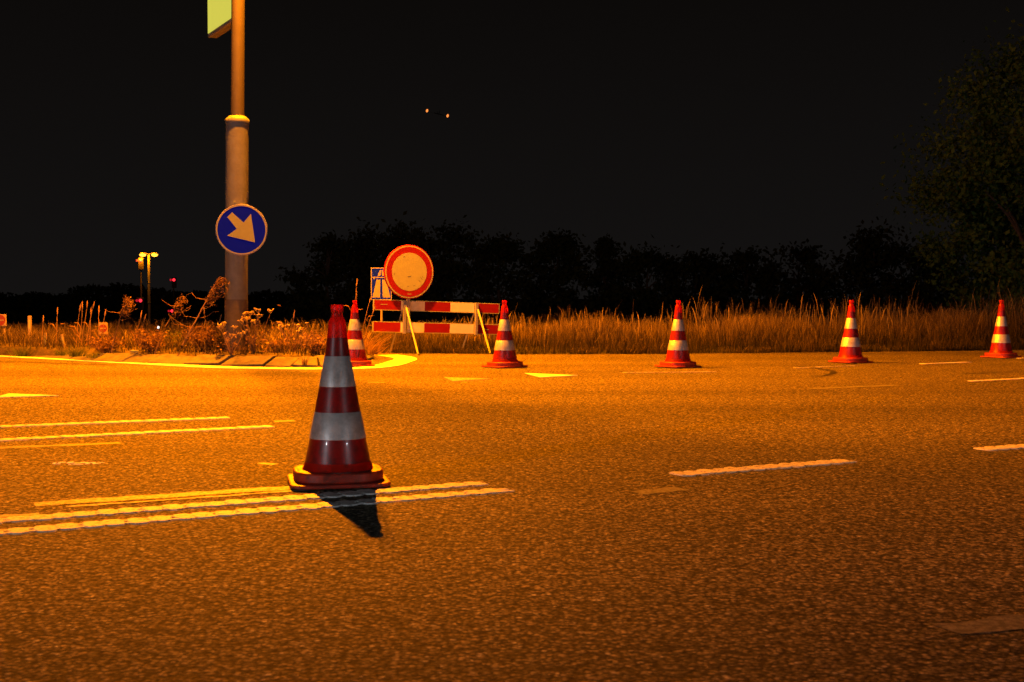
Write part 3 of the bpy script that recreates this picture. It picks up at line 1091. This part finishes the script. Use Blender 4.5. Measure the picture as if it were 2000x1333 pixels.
n = 5200
x = rng.uniform(-1.2, 11.5, n)
off = rng.uniform(1.0, 5.5, n)
y = edge_y_np(x) + off
cl = clumpy(x, y, 1.9, 9) * 1.3
kp = rng.random(n) < np.clip(0.5 + 0.8 * cl, 0.06, 1)
x, off, y, cl = x[kp], off[kp], y[kp], cl[kp]
n = len(x)
hgt = rng.uniform(0.30, 0.72, n) * (1 + 0.35 * cl) * np.clip(0.66 + 0.055 * x, 0.64, 1.08)
hgt[rng.random(n) < 0.07] *= 1.28
ln = rng.normal(0, 0.13, (n, 2)) * hgt[:, None]
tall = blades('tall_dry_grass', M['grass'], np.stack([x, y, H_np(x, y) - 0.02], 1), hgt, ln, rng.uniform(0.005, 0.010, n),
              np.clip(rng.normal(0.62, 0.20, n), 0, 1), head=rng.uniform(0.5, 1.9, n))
tag(tall, 'tall orange-brown dead grass stalks standing along the verge', 'grass', kind='stuff')

# ragged fringe creeping over the road edge
n = 9000
x = rng.uniform(-2.1, 11.5, n)
cl = clumpy(x, x * 0, 5.0, 44)
kp = cl > rng.uniform(-0.15, 0.45, n)
x, cl = x[kp], cl[kp]
n = len(x)
y = edge_y_np(x) - rng.random(n) * (0.05 + 0.30 * np.clip(cl, 0, 1)) + 0.02
hgt = rng.uniform(0.02, 0.11, n)
fringe = blades('edge_fringe_grass', M['grass'], np.stack([x, y, np.full(n, 0.0)], 1), hgt, rng.normal(0, 0.7, (n, 2)) * hgt[:, None], rng.uniform(0.004, 0.008, n),
                np.clip(rng.normal(0.35, 0.2, n), 0, 1))
tag(fringe, 'low ragged grass creeping over the far edge of the asphalt', 'grass', kind='stuff')

# behind the island, on the left
n = 17000
x = rng.uniform(-11.5, -1.6, n)
off = rng.random(n) ** 1.2 * 5.5
y = edge_y_np(x) + off - 0.1
cl = clumpy(x, y, 2.2, 5)
hgt = rng.uniform(0.10, 0.34, n) * (1 + 0.4 * cl)
ln = rng.normal(0, 0.3, (n, 2)) * hgt[:, None]
left_grass = blades('left_verge_grass', M['grass'], np.stack([x, y, H_np(x, y) - 0.02], 1), hgt, ln, rng.uniform(0.005, 0.010, n),
                    np.clip(0.45 + 0.25 * cl + rng.normal(0, 0.18, n), 0, 1))
tag(left_grass, 'rough grass behind the traffic island on the left', 'grass', kind='stuff')


def inside(px, py, poly):
    c = np.zeros(len(px), bool)
    j = len(poly) - 1
    for i in range(len(poly)):
        xi, yi = poly[i]
        xj, yj = poly[j]
        hit = ((yi > py) != (yj > py)) & (px < (xj - xi) * (py - yi) / (yj - yi + 1e-12) + xi)
        c ^= hit
        j = i
    return c


ipoly = []
for p in closed:
    q = p + (cen - p).normalized() * 0.33
    ipoly.append((q.x, q.y))
n = 30000
x = rng.uniform(-9.5, -1.7, n)
y = rng.uniform(14.3, 19.3, n)
k = inside(x, y, ipoly)
x, y = x[k], y[k]
cl = clumpy(x, y, 3.4, 21)
keep = rng.random(len(x)) < np.clip(0.62 + 0.55 * cl, 0.1, 1)
x, y, cl = x[keep], y[keep], cl[keep]
n = len(x)
hgt = rng.uniform(0.04, 0.22, n) * (1 + 0.6 * cl)
hgt = np.clip(hgt, 0.02, 0.4)
ln = rng.normal(0, 0.42, (n, 2)) * hgt[:, None]
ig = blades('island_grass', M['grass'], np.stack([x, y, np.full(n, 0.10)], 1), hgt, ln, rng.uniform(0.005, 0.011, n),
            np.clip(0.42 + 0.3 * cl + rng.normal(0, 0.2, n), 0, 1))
tag(ig, 'short scruffy grass covering the traffic island', 'grass', kind='stuff')


def strip_plant(parts, name, loc, label, cat='weed', group=None):
    root = empty(name, loc)
    tag(root, label, cat, group)
    return root


def leaf_quads(name, mat, centers, size, tint, parent, flat=0.0, aspect=0.45):
    """many small pointed leaves"""
    n = len(centers)
    C = np.array(centers)
    d = rng.normal(0, 1, (n, 3))
    d[:, 2] *= (1 - flat)
    d /= np.linalg.norm(d, axis=1)[:, None] + 1e-9
    u = rng.normal(0, 1, (n, 3))
    u -= (u * d).sum(1)[:, None] * d
    u /= np.linalg.norm(u, axis=1)[:, None] + 1e-9
    s = np.asarray(size)[:, None] if hasattr(size, '__len__') else np.full((n, 1), size)
    V = np.stack([C - d * s * 0.5, C + u * s * aspect * 0.5, C + d * s * 0.5, C - u * s * aspect * 0.5], 1).reshape(-1, 3)
    F = (np.arange(n)[:, None] * 4 + np.arange(4)[None]).tolist()
    me = bpy.data.meshes.new(name)
    me.from_pydata(V.tolist(), [], F)
    at = me.attributes.new('tint', 'FLOAT', 'POINT')
    at.data.foreach_set('value', np.repeat(np.clip(tint, 0, 1), 4).astype(np.float32))
    me.materials.append(mat)
    o = bpy.data.objects.new(name, me)
    COL.objects.link(o)
    o.parent = parent
    if n > 60:
        o['kind'] = 'stuff'
    return o


def tinted(o, lo, hi):
    me = o.data
    at = me.attributes.new('tint', 'FLOAT', 'POINT')
    at.data.foreach_set('value', rng.uniform(lo, hi, len(me.vertices)).astype(np.float32))
    return o


def stem_curve(h, lean, bend=0.1, n=6, wob=0.01):
    pts = []
    for i in range(n + 1):
        t = i / n
        pts.append((lean[0] * t + bend * t * t + random.uniform(-wob, wob) * (i > 0), lean[1] * t + random.uniform(-wob, wob) * (i > 0), h * t))
    return pts


def dead_weed(loc, h, lean, label, plume=True, branches=7, side=1, rad=0.012, plume_n=240):
    root = empty('dead_weed', loc)
    tag(root, label, 'weed')
    P = stem_curve(h, lean, 0.03, 8, 0.008)
    tinted(MB().tube(P, [rad * (1 - 0.65 * i / 8) for i in range(9)], 6).build('stem', M['weed'], root, smooth=True), 0.55, 0.9)
    br = MB()
    tips = []
    for k in range(branches):
        t = random.uniform(0.35, 0.95)
        i = int(t * 8)
        b = Vector(P[i])
        s = side if random.random() < 0.75 else -side
        L = h * random.uniform(0.16, 0.34)
        q = [b]
        for j in range(1, 5):
            q.append(b + Vector((s * L * j / 4, random.uniform(-0.03, 0.03), L * 0.5 * (j / 4) ** 2 * random.uniform(0.2, 1.2))))
        br.tube(q, [0.0045, 0.004, 0.003, 0.0025, 0.0015], 4)
        tips += q[2:]
    tinted(br.build('twigs', M['weed'], root), 0.3, 0.7)['kind'] = 'stuff'
    if plume:
        top = Vector(P[-1])
        C = []
        for k in range(plume_n):
            t = random.random()
            a = Vector(P[-2 if t > .5 else -1])
            c = top.lerp(Vector(P[5]), random.random() ** 1.6 * 0.8)
            c += Vector((side * abs(random.gauss(0, 0.05)), random.gauss(0, 0.03), random.gauss(0.0, 0.03)))
            C.append(c)
        leaf_quads('plume', M['weed'], C, rng.uniform(0.02, 0.055, plume_n), rng.uniform(0.1, 0.8, plume_n), root, aspect=0.25)
    return root


def shrub(loc, r, h, nleaf, label, mat='weed', lo=0.1, hi=0.7, name='dry_shrub', size=0.045):
    root = empty(name, loc)
    tag(root, label, 'shrub')
    st = MB()
    C = []
    for k in range(26):
        a = random.uniform(0, 6.28)
        L = random.uniform(0.5, 1.0)
        tip = Vector((math.cos(a) * r * L * random.uniform(.3, 1), math.sin(a) * r * L * 0.8, h * random.uniform(0.55, 1.0)))
        mid = tip * 0.5 + Vector((0, 0, h * 0.08))
        st.tube([(0, 0, -0.02), mid, tip], [0.006, 0.004, 0.0015], 4)
        for j in range(nleaf // 26):
            t = random.uniform(0.35, 1.05)
            C.append(tip * t + Vector((random.gauss(0, .035), random.gauss(0, .035), random.gauss(0, .03))))
    tinted(st.build('stems', M['weed'], root), 0.3, 0.8)
    leaf_quads('leaves', M[mat], C, rng.uniform(size * 0.5, size * 1.2, len(C)), rng.uniform(lo, hi, len(C)), root, aspect=0.35)
    return root


def umbel(loc, h, nst, spread, label, head=0.05):
    root = empty('umbel_plant', loc)
    tag(root, label, 'weed')
    for k in range(nst):
        a = random.uniform(0, 6.28)
        L = (random.uniform(-spread, spread), random.uniform(-spread, spread) * 0.7)
        hh = h * random.uniform(0.6, 1.0)
        P = stem_curve(hh, L, random.uniform(-0.04, 0.04), 5, 0.008)
        st = tinted(MB().tube(P, [0.007, 0.006, 0.005, 0.004, 0.0035, 0.003], 5).build('stem', M['weed'], root, smooth=True), 0.6, 1.0)
        t = Vector(P[-1])
        hd = MB()
        for j in range(9):
            b = random.uniform(0, 6.28)
            rr = head * random.uniform(0.3, 1.0)
            e = t + Vector((rr * math.cos(b), rr * math.sin(b), random.uniform(0.015, 0.04)))
            hd.tube([t - Vector((0, 0, .015)), e], [0.0022, 0.0015], 3)
            hd.lathe([(0.003, -0.004), (random.uniform(.008, .015), 0.0), (random.uniform(.007, .013), 0.007), (0.002, 0.010)], 6, c=tuple(e))
        tinted(hd.build('flower_head', M['flower'], root), 0.0, 1.0)
    nl = nst * 12
    C = [(random.gauss(0, spread * 0.7), random.gauss(0, spread * 0.5), abs(random.gauss(0.15, 0.12)) * h * 2) for _ in range(nl)]
    leaf_quads('leaves', M['weed'], C, rng.uniform(0.03, 0.08, nl), rng.uniform(0.2, 1.0, nl), root, aspect=0.3)
    return root


def reed(loc, h, lean, label, group=None, rad=0.006, headl=0.08):
    root = empty('reed_stalk', loc)
    tag(root, label, 'reed', group)
    P = stem_curve(h, lean, random.uniform(-0.03, 0.05), 6, 0.006)
    tinted(MB().tube(P, [rad, rad, rad * .9, rad * .85, rad * .8, rad * .7, rad * .5], 5).build('stem', M['weed'], root, smooth=True), 0.45, 0.9)
    t, t0 = Vector(P[-1]), Vector(P[-2])
    d = (t - t0).normalized()
    MBh = MB().tube([t - d * headl * .4, t, t + d * headl * .5, t + d * headl], [rad * .8, rad * 1.8, rad * 1.5, rad * .3], 6)
    tinted(MBh.build('seed_head', M['weed'], root, smooth=True), 0.6, 1.0)
    lf = MB()
    for k in range(2):
        i = random.choice([1, 2, 3])
        b = Vector(P[i])
        s = random.choice([-1, 1])
        L = h * random.uniform(.15, .35)
        e = [b, b + Vector((s * L * .35, random.uniform(-.02, .02), L * .6)), b + Vector((s * L * .8, random.uniform(-.03, .03), L * .65))]
        w = Vector((0, 0.006, 0.006))
        lf.add([e[0] - w, e[0] + w, e[1] - w, e[1] + w, e[2]], [(0, 1, 3, 2), (2, 3, 4)])
    tinted(lf.build('leaves', M['weed'], root), 0.1, 0.7)['kind'] = 'stuff'
    return root


def P_at(x, Y):
    """x position at depth Y of image column x (survey helper)"""
    return (x - 1000) / 2500 * Y


IT = 0.10
dead_weed((P_at(347, 15.2), 15.2, IT), 0.88, (0.44, 0.05), 'tall dead weed leaning right with a brushy orange plume, just left of the column', rad=0.016, plume_n=620, branches=11)
dead_weed((P_at(302, 15.5), 15.5, IT), 0.66, (0.25, 0.05), 'thin forked dead weed leaning right below the red signal lights', branches=4, rad=0.010, plume_n=160)
dead_weed((P_at(217, 15.9), 15.9, IT), 0.65, (0.15, 0.0), 'brown shaggy dead weed with drooping leaves, left of the far lamp post', branches=5, rad=0.010, plume_n=520)
shrub((P_at(296, 15.7), 15.7, IT), 0.34, 0.28, 1300, 'low brown dry shrub at the foot of the far lamp post')
shrub((P_at(398, 15.6), 15.6, IT), 0.30, 0.34, 1500, 'round reddish dry shrub touching the left of the column')
shrub((P_at(340, 16.6), 16.6, IT), 0.22, 0.22, 700, 'small green leafy shrub between two dead weeds', mat='herb', lo=0.2, hi=0.9, name='green_shrub')
shrub((P_at(200, 16.0), 16.0, IT), 0.36, 0.20, 900, 'low straw-coloured shrub near the left end of the kerb')
umbel((P_at(495, 15.1), 15.1, IT), 0.52, 13, 0.19, 'bright clump of dry umbel flowers at the right foot of the column')
umbel((P_at(452, 14.95), 14.95, IT), 0.36, 8, 0.16, 'small yellow-flowered weed in front of the column base', head=0.04)
umbel((P_at(572, 15.2), 15.2, IT), 0.40, 9, 0.20, 'loose dry flower clump between the column and the foreground cone', head=0.035)
shrub((P_at(615, 15.0), 15.0, IT), 0.22, 0.26, 900, 'pale dry weed tangle just left of the foreground cone', lo=0.4, hi=1.0)
shrub((P_at(545, 15.3), 15.3, IT), 0.25, 0.18, 600, 'low dry tuft under the loose flower clump', lo=0.3, hi=0.9)

reeds = [(148, 17.0, 0.52, (0.01, 0), 'upright reed with a pinkish head, leftmost of the reed clump'),
         (152, 17.0, 0.56, (0.09, 0), 'reed leaning right, second in the left reed clump'),
         (156, 17.1, 0.57, (0.10, 0), 'bright brown reed leaning right in the middle of the left reed clump'),
         (168, 17.0, 0.56, (0.06, 0), 'reddish reed with a bright tip, in the left reed clump'),
         (176, 17.0, 0.48, (-0.03, 0), 'short reed leaning left at the right of the left reed clump'),
         (190, 17.4, 0.55, (0.03, 0), 'thin dark reed right of the left reed clump'),
         (193, 17.4, 0.50, (0.10, 0), 'thin reed leaning right over the small square board'),
         (108, 17.2, 0.48, (0.05, 0), 'lone thin reed standing left of the reed clump'),
         (78, 17.3, 0.42, (0.04, 0), 'bent weed stalk just right of the square marker post'),
         (262, 16.8, 0.44, (0.05, 0), 'thin pale stalk just left of the far lamp post'),
         (270, 16.6, 0.40, (0.04, 0), 'short pale stalk close to the far lamp post'),
         (410, 16.2, 0.50, (-0.06, 0.0), 'slim stalk standing up behind the leaning plumed weed'),
         (423, 16.0, 0.40, (0.02, 0.0), 'slim dark stalk close against the column'),
         (560, 15.2, 0.46, (0.10, 0), 'thin hooked stalk right of the umbel clump'),
         (690, 16.9, 0.86, (0.005, 0), 'tall thin pale stalk rising behind the cone on the island nose'),
         (696, 16.9, 0.72, (0.02, 0), 'shorter pale stalk beside the tallest stalk behind the cone'),
         (703, 16.9, 0.64, (0.08, 0), 'slanting pale stalk right of the cone on the island nose'),
         (704, 16.8, 0.50, (0.15, 0), 'long stalk leaning right towards the lower barricade board')]
for px, Y, h, l, lab in reeds:
    reed((P_at(px, Y), Y, IT if Y < 17.3 else 0.05), h, l, lab)


def tuft(loc, h, nb, label, spread=0.10, lo=0.3, hi=1.0, green=False):
    root = empty('grass_tuft', loc)
    tag(root, label, 'grass tuft')
    base = np.zeros((nb, 3))
    base[:, 0] = rng.normal(0, spread * 0.35, nb)
    base[:, 1] = rng.normal(0, spread * 0.35, nb)
    hh = rng.uniform(0.3, 1.0, nb) * h
    ln_ = rng.normal(0, 0.55, (nb, 2)) * hh[:, None] + base[:, :2] * 1.5
    blades('blades', M['herb' if green else 'weed'], base, hh, ln_, rng.uniform(0.004, 0.010, nb), rng.uniform(lo, hi, nb), root)
    return root


tuft((-1.98, 16.6, 0.06), 0.32, 320, 'shaggy straw-coloured grass tuft on the tip of the island', spread=0.28)
tuft((-2.10, 16.2, 0.09), 0.30, 240, 'upright orange grass tuft right beside the cone on the island nose', spread=0.2)
tuft((-1.80, 16.25, 0.06), 0.14, 160, 'flattened dry grass tuft at the rounded end of the island', spread=0.2, lo=0.1)
tuft((P_at(118, 15.95), 15.95, 0.06), 0.10, 90, 'small dark weed growing from the kerb, leftmost of two', spread=0.09, green=True, lo=0, hi=.5)
tuft((P_at(148, 15.7), 15.7, 0.06), 0.15, 120, 'larger dark weed growing from the kerb near its left end', spread=0.12, green=True, lo=0, hi=.6)
tuft((P_at(180, 15.55), 15.55, 0.05), 0.07, 60, 'tiny weed in a joint of the kerb stones', spread=0.08, green=True, lo=0.2, hi=.8)
tuft((P_at(595, 14.40), 14.40, 0.02), 0.12, 26, 'single sprout growing in front of the kerb by the foreground cone', spread=0.05, lo=0.2, hi=.7)
tuft((P_at(42, 17.0), 17.0, 0.0), 0.16, 120, 'dark clump of weeds beyond the left end of the kerb', spread=0.16, green=True, lo=0, hi=.5)

# ------------------------------------------------------------------ small markers among the weeds
def marker(px, Y, zt, w, label):
    z0 = max(H(P_at(px, Y), Y), 0.0)
    o = empty('marker_post', (P_at(px, Y), Y, z0))
    tag(o, label, 'marker post')
    MB().box((0, 0, (zt - z0) / 2), (w, w * 0.7, zt - z0)).build('post', M['marker'], o, bevel=0.006)
    MB().box((0, -w * 0.35 - 0.002, (zt - z0) * 0.72), (w * 0.45, 0.003, (zt - z0) * 0.3)).build('reflector', M['sign_white'], o)
    return o


marker(58, 19.9, 0.50, 0.055, 'tall square yellow marker post at the far left')
marker(88.5, 17.2, 0.31, 0.032, 'short yellow marker stake right of the tall marker post')
o = marker(129, 17.0, 0.30, 0.030, 'short yellow marker stake leaning left of the reed clump')
o.rotation_euler = (0, R(-12), 0)


def small_board(px, Y, zc, w, h, label, rz=0):
    x = P_at(px, Y)
    z0 = H(x, Y)
    o = empty('small_board', (x, Y, z0))
    o.rotation_euler = (0, 0, R(rz))
    tag(o, label, 'sign')
    zz = zc - z0
    MB().box((0, 0, zz), (w, 0.018, h)).build('board', M['marker'], o, bevel=0.003)
    mt = Matrix.Translation((0, -0.0095, zz)) @ Matrix.Rotation(R(90), 4, 'X')
    MB().lathe([(0.001, 0), (w * 0.43, 0.0005), (w * 0.43, 0.002)], 32).build('disc', M['old_red'], o).matrix_local = mt
    MB().box((0, -0.0125, zz), (w * 0.6, 0.0015, h * 0.10)).build('bar', M['marker'], o)
    for s in (-1, 1):
        MB().box((s * w * 0.3, 0.020, zz / 2 - 0.02), (0.02, 0.015, zz)).build('stake', M['marker'], o)
    return o


small_board(0, 20.0, 0.43, 0.20, 0.185, 'small square board with a red disc and pale bar, cut by the left edge')
small_board(201, 17.6, 0.36, 0.125, 0.16, 'small square board with a dark red disc among the weeds near the reeds', rz=14)

kr = MB().box((0, 0, 0.012), (0.095, 0.05, 0.026)).build('kerb_reflector', M['sign_white'], None, bevel=0.004)
kr.location = (P_at(245, 15.25), 15.25 + 0.35, 0.115)
tag(kr, 'small bright reflector block lying behind the kerb below the shaggy weed', 'reflector')


# ------------------------------------------------------------------ far lamp post and signals
def far_lamp():
    Y = 100.0
    x = P_at(291.5, Y)
    z0 = H(x, Y)
    o = empty('street_lamp', (x, Y, z0))
    tag(o, 'distant lit street lamp with two glowing heads, left of the lamp column', 'street lamp')
    top = 4.16 - z0
    MB().lathe([(0.105, 0), (0.085, top)], 16).build('pole', M['steel'], o, smooth=True)
    for z in (1.95, 3.5):
        MB().lathe([(0.11, z), (0.115, z + 0.03), (0.11, z + 0.06)], 16).build('joint', M['sign_white'], o, smooth=True)
    MB().tube([(-0.55, 0, top + 0.06), (0.55, 0, top + 0.06)], 0.03, 8).build('arm', M['steel'], o)
    for s_ in (-1, 1):
        hd = MB().lathe([(0.05, -0.02), (0.20, 0.0), (0.22, 0.05), (0.12, 0.11)], 16, c=(s_ * 0.46, 0, top + 0.06)).build('lamp_head', M['grey_metal'], o, smooth=True)
        MB().lathe([(0.05, -0.24), (0.19, -0.20), (0.27, -0.10), (0.23, -0.022)], 16, c=(s_ * 0.46, 0, top + 0.06)).build('bulb', M['lamp_far'], hd, smooth=True)
        ld = point_light('far_sodium_light', (s_ * 0.55, -0.5, top - 0.30), 420, SODIUM, 0.12, o)


far_lamp()


def signal(px, Y, heads, label):
    x = P_at(px, Y)
    z0 = H(x, Y)
    o = empty('traffic_signal', (x, Y, z0))
    tag(o, label, 'traffic light')
    top = max(h for _, h in heads) - z0
    MB().lathe([(0.07, 0), (0.06, top + 0.2)], 12).build('pole', M['dark_metal'], o, smooth=True)
    for dx, z in heads:
        zz = z - z0
        hd = MB().box((dx, -0.16, zz - 0.25), (0.42, 0.16, 0.95)).build('signal_head', M['black'], o, bevel=0.04)
        MB().lathe([(0.02, 0.0), (0.13, 0.001), (0.12, 0.03), (0.05, 0.05)], 16).build('red_lens', M['signal_red'], hd).matrix_local = \
            Matrix.Translation((dx, -0.245, zz)) @ Matrix.Rotation(R(90), 4, 'X')
        MB().lathe([(0.02, 0.0), (0.11, 0.001), (0.10, 0.02), (0.03, 0.03)], 16).build('dim_lens', M['signal_dim'], hd).matrix_local = \
            Matrix.Translation((dx - 0.30, -0.18, zz)) @ Matrix.Rotation(R(90), 4, 'X')
    return o


signal(276, 100.0, [(0.06, 3.68), (0.02, 0.56)], 'distant traffic light with red lenses just left of the lit street lamp')
signal(339.5, 118.0, [(0.1, 2.42), (-0.1, -0.44)], 'distant traffic light with red lenses between the lit street lamp and the column')

wd = empty('far_light', (P_at(310, 60), 60, H(P_at(310, 60), 60)))
tag(wd, 'tiny white light low between the weeds, below the red signals', 'light')
zr = 0.78 - 58 * 60 / 2500 - H(P_at(310, 60), 60)
MB().lathe([(0.03, -0.2), (0.03, max(0.1, zr))], 10).build('post', M['dark_metal'], wd)
MB().lathe([(0.01, -0.07), (0.06, -0.03), (0.06, 0.03), (0.01, 0.07)], 12, c=(0, -0.08, max(0.1, zr))).build('lamp', M['white_light'], wd, smooth=True)

# two orange lights in the sky: a dark aircraft
YA = 420.0
ax, az = P_at(855, YA), 0.78 + (582 - 225) / 2500 * YA
ac = empty('aircraft', (ax, YA, az))
ac.rotation_euler = (0, R(14), 0)
tag(ac, 'pair of small orange lights of a dark aircraft in the black sky', 'aircraft')
MB().tube([(0, -4, 0.2), (0, -3.2, 0.3), (0, -1.5, 0.4), (0, 2.5, 0.4), (0, 6, 0.7)], [0.02, 0.05, 0.07, 0.06, 0.02], 12).build('fuselage', M['black'], ac, smooth=True)
MB().prism([(-4.2, 0.4), (-4.2, 0.5), (0, 0.62), (4.2, 0.5), (4.2, 0.4), (0, 0.32)], 0.0, 0.02).build('wing', M['black'], ac)
MB().prism([(-1.6, 5.2), (-1.6, 5.8), (1.6, 5.8), (1.6, 5.2)], 0.72, 0.82).build('tailplane', M['black'], ac)
MB().prism([(5.0, 0.5), (6.1, 0.5), (6.1, 2.2), (5.7, 2.2)], -0.05, 0.05, Matrix(((0, 0, 1, 0), (1, 0, 0, 0), (0, 1, 0, 0), (0, 0, 0, 1)))).build('fin', M['black'], ac)
for s_ in (-1, 1):
    MB().lathe([(0.1, -0.5), (0.32, -0.25), (0.36, 0.1), (0.24, 0.4), (0.06, 0.55)], 12, c=(s_ * 3.45, -0.6, 0.1)).build('light', M['orange_light'], ac, smooth=True)


# ------------------------------------------------------------------ trees
def tree(loc, h, cw, label, nleaf, mat, size, low=0.15, group=None, seed=1, shape='round', limbs=9):
    rr = random.Random(seed)
    nr = np.random.default_rng(seed)
    root = empty('tree', loc)
    tag(root, label, 'tree', group)
    tr = MB()
    tr.tube([(0, 0, -0.1), (0.02 * h, 0, h * 0.25), (-0.01 * h, 0.01 * h, h * 0.55), (0.0, 0, h * 0.9)], [h * 0.028, h * 0.022, h * 0.013, h * 0.003], 8)
    clumps = []
    for k in range(limbs):
        z0 = h * rr.uniform(low + 0.05, 0.7)
        a = rr.uniform(0, 6.28)
        z1 = min(h * 0.95, z0 + h * rr.uniform(0.08, 0.3))
        t = (z1 / h - low) / (1 - low)
        prof = math.sqrt(max(0.05, 1 - (2 * t - 0.75) ** 2)) if shape == 'round' else max(0.12, (1 - t) ** 0.75)
        rad = cw / 2 * prof * rr.uniform(0.3, 0.6)
        tip = Vector((math.cos(a) * rad, math.sin(a) * rad, z1))
        tr.tube([(0, 0, z0), tip * 0.5 + Vector((0, 0, z0 * 0.5 + 0.02 * h)), tip], [h * 0.010, h * 0.006, h * 0.002], 5)
    tr.build('trunk', M['bark'], root, smooth=True)
    ncl = 60 if nleaf < 20000 else 150
    for k in range(ncl):
        t = rr.random() ** 0.85
        z = h * (low + (1 - low) * 0.95 * t)
        if shape == 'round':
            prof = math.sqrt(max(0.02, 1 - max(0.0, (t - 0.38) / 0.62) ** 2)) * (0.8 + 0.2 * min(1, t / 0.3))
        else:
            prof = max(0.05, (1 - t) ** 0.8)
        a = rr.uniform(0, 6.28)
        rd = cw / 2 * prof * (0.15 + 0.8 * rr.random() ** 0.6)
        clumps.append((rd * math.cos(a), rd * math.sin(a), z, cw * rr.uniform(0.035, 0.085)))
    cl_ = np.array(clumps)
    idx = nr.integers(0, ncl, nleaf)
    C = cl_[idx, :3] + nr.normal(0, 1, (nleaf, 3)) * cl_[idx, 3:4] * np.array([1, 1, 0.75])
    C[:, 2] = np.maximum(C[:, 2], h * low * 0.4 + 0.02)
    tn = np.clip(nr.uniform(0, 1, ncl)[idx] * 0.6 + nr.uniform(0, 0.4, nleaf), 0, 1)
    leaf_quads('crown', mat, C, nr.uniform(size * 0.6, size * 1.3, nleaf), tn, root, aspect=0.55)
    return root


Yt = 60.0
far = [(640, 60, 5.6, 3.4, 'dark tree at the left end of the far treeline', 'round'),
       (715, 62, 6.0, 3.6, 'dark tree right behind the motorway sign', 'round'),
       (800, 60, 6.0, 3.4, 'dark tree right behind the round red sign', 'round'),
       (880, 61, 6.1, 3.6, 'dark tree above the right end of the barricade', 'round'),
       (975, 60, 5.5, 3.4, 'dark tree behind the cone next to the barricade', 'round'),
       (1090, 60, 5.7, 3.3, 'dark tree right of the cone next to the barricade', 'round'),
       (1183, 62, 5.7, 2.6, 'dark pointed tree midway along the far treeline', 'cone'),
       (1265, 60, 4.9, 3.4, 'low dark tree left of the middle cone', 'round'),
       (1360, 60, 4.8, 3.5, 'low dark tree behind the middle cone', 'round'),
       (1460, 61, 4.8, 3.4, 'low dark tree right of the middle cone', 'round'),
       (1560, 60, 4.9, 3.5, 'low dark tree left of the domed tree', 'round'),
       (1705, 56, 5.5, 4.0, 'broad domed dark tree behind the second cone from the right', 'round'),
       (1810, 58, 4.7, 3.4, 'dark tree between the domed tree and the large right tree', 'round')]
for i, (px, Y, h, cw, lab, sh) in enumerate(far):
    xx = P_at(px, Y)
    tree((xx, Y, H(xx, Y)), h * 0.95, cw * 1.35, lab, 4200, M['leaf_far'], 0.26, low=0.03, group='trees of the far dark treeline', seed=40 + i, shape=sh)
tree((P_at(2010, 29), 29, H(P_at(2010, 29), 29)), 6.5, 5.0, 'large dim green tree at the right edge of the picture', 34000, M['leaf'], 0.13, low=0.10, seed=7, limbs=14)
tree((P_at(2120, 34), 34, H(P_at(2120, 34), 34)), 7.2, 5.4, 'tree behind the large tree, mostly outside the right edge', 9000, M['leaf'], 0.17, low=0.10, seed=8, limbs=12)


nh = 9000
hx = rng.uniform(-62, -19, nh)
hy = 132 + rng.normal(0, 1.5, nh)
hz = rng.random(nh) ** 0.7 * (3.1 + 1.0 * clumpy(hx, hx * 0, 0.5, 77) + 0.5 * clumpy(hx, hx * 0, 1.7, 78))
hedge = leaf_quads('hedge', M['leaf_far'], np.stack([hx, hy, hz - 1.6], 1), rng.uniform(0.3, 0.8, nh), rng.random(nh), None, aspect=0.6)
tag(hedge, 'low dark hedge on the horizon behind the island', 'hedge', kind='stuff')


# ------------------------------------------------------------------ white street lamps on the near side of the junction
def near_lamp(x, y, hgt, power, label):
    o = empty('white_street_lamp', (x, y, 0))
    tag(o, label, 'street lamp', 'white lamps behind the viewer')
    MB().lathe([(0.07, 0), (0.065, 0.5), (0.05, 0.53), (0.045, hgt)], 20).build('pole', M['steel'], o, smooth=True)
    MB().box((0, 0.25, hgt + 0.02), (0.26, 0.62, 0.07)).build('lamp_head', M['grey_metal'], o, bevel=0.02)
    MB().box((0, 0.30, hgt - 0.022), (0.20, 0.44, 0.012)).build('lens', M['lamp_cool'], o)
    point_light('white_light', (0, 0.30, hgt - 0.16), COOL_W * power, COOL, 0.12, o)


near_lamp(12.0, -7.4, 2.3, 0.55, 'white street lamp behind the viewer on the right')
near_lamp(-13.0, -10.5, 2.3, 1.35, 'white street lamp behind the viewer on the left')
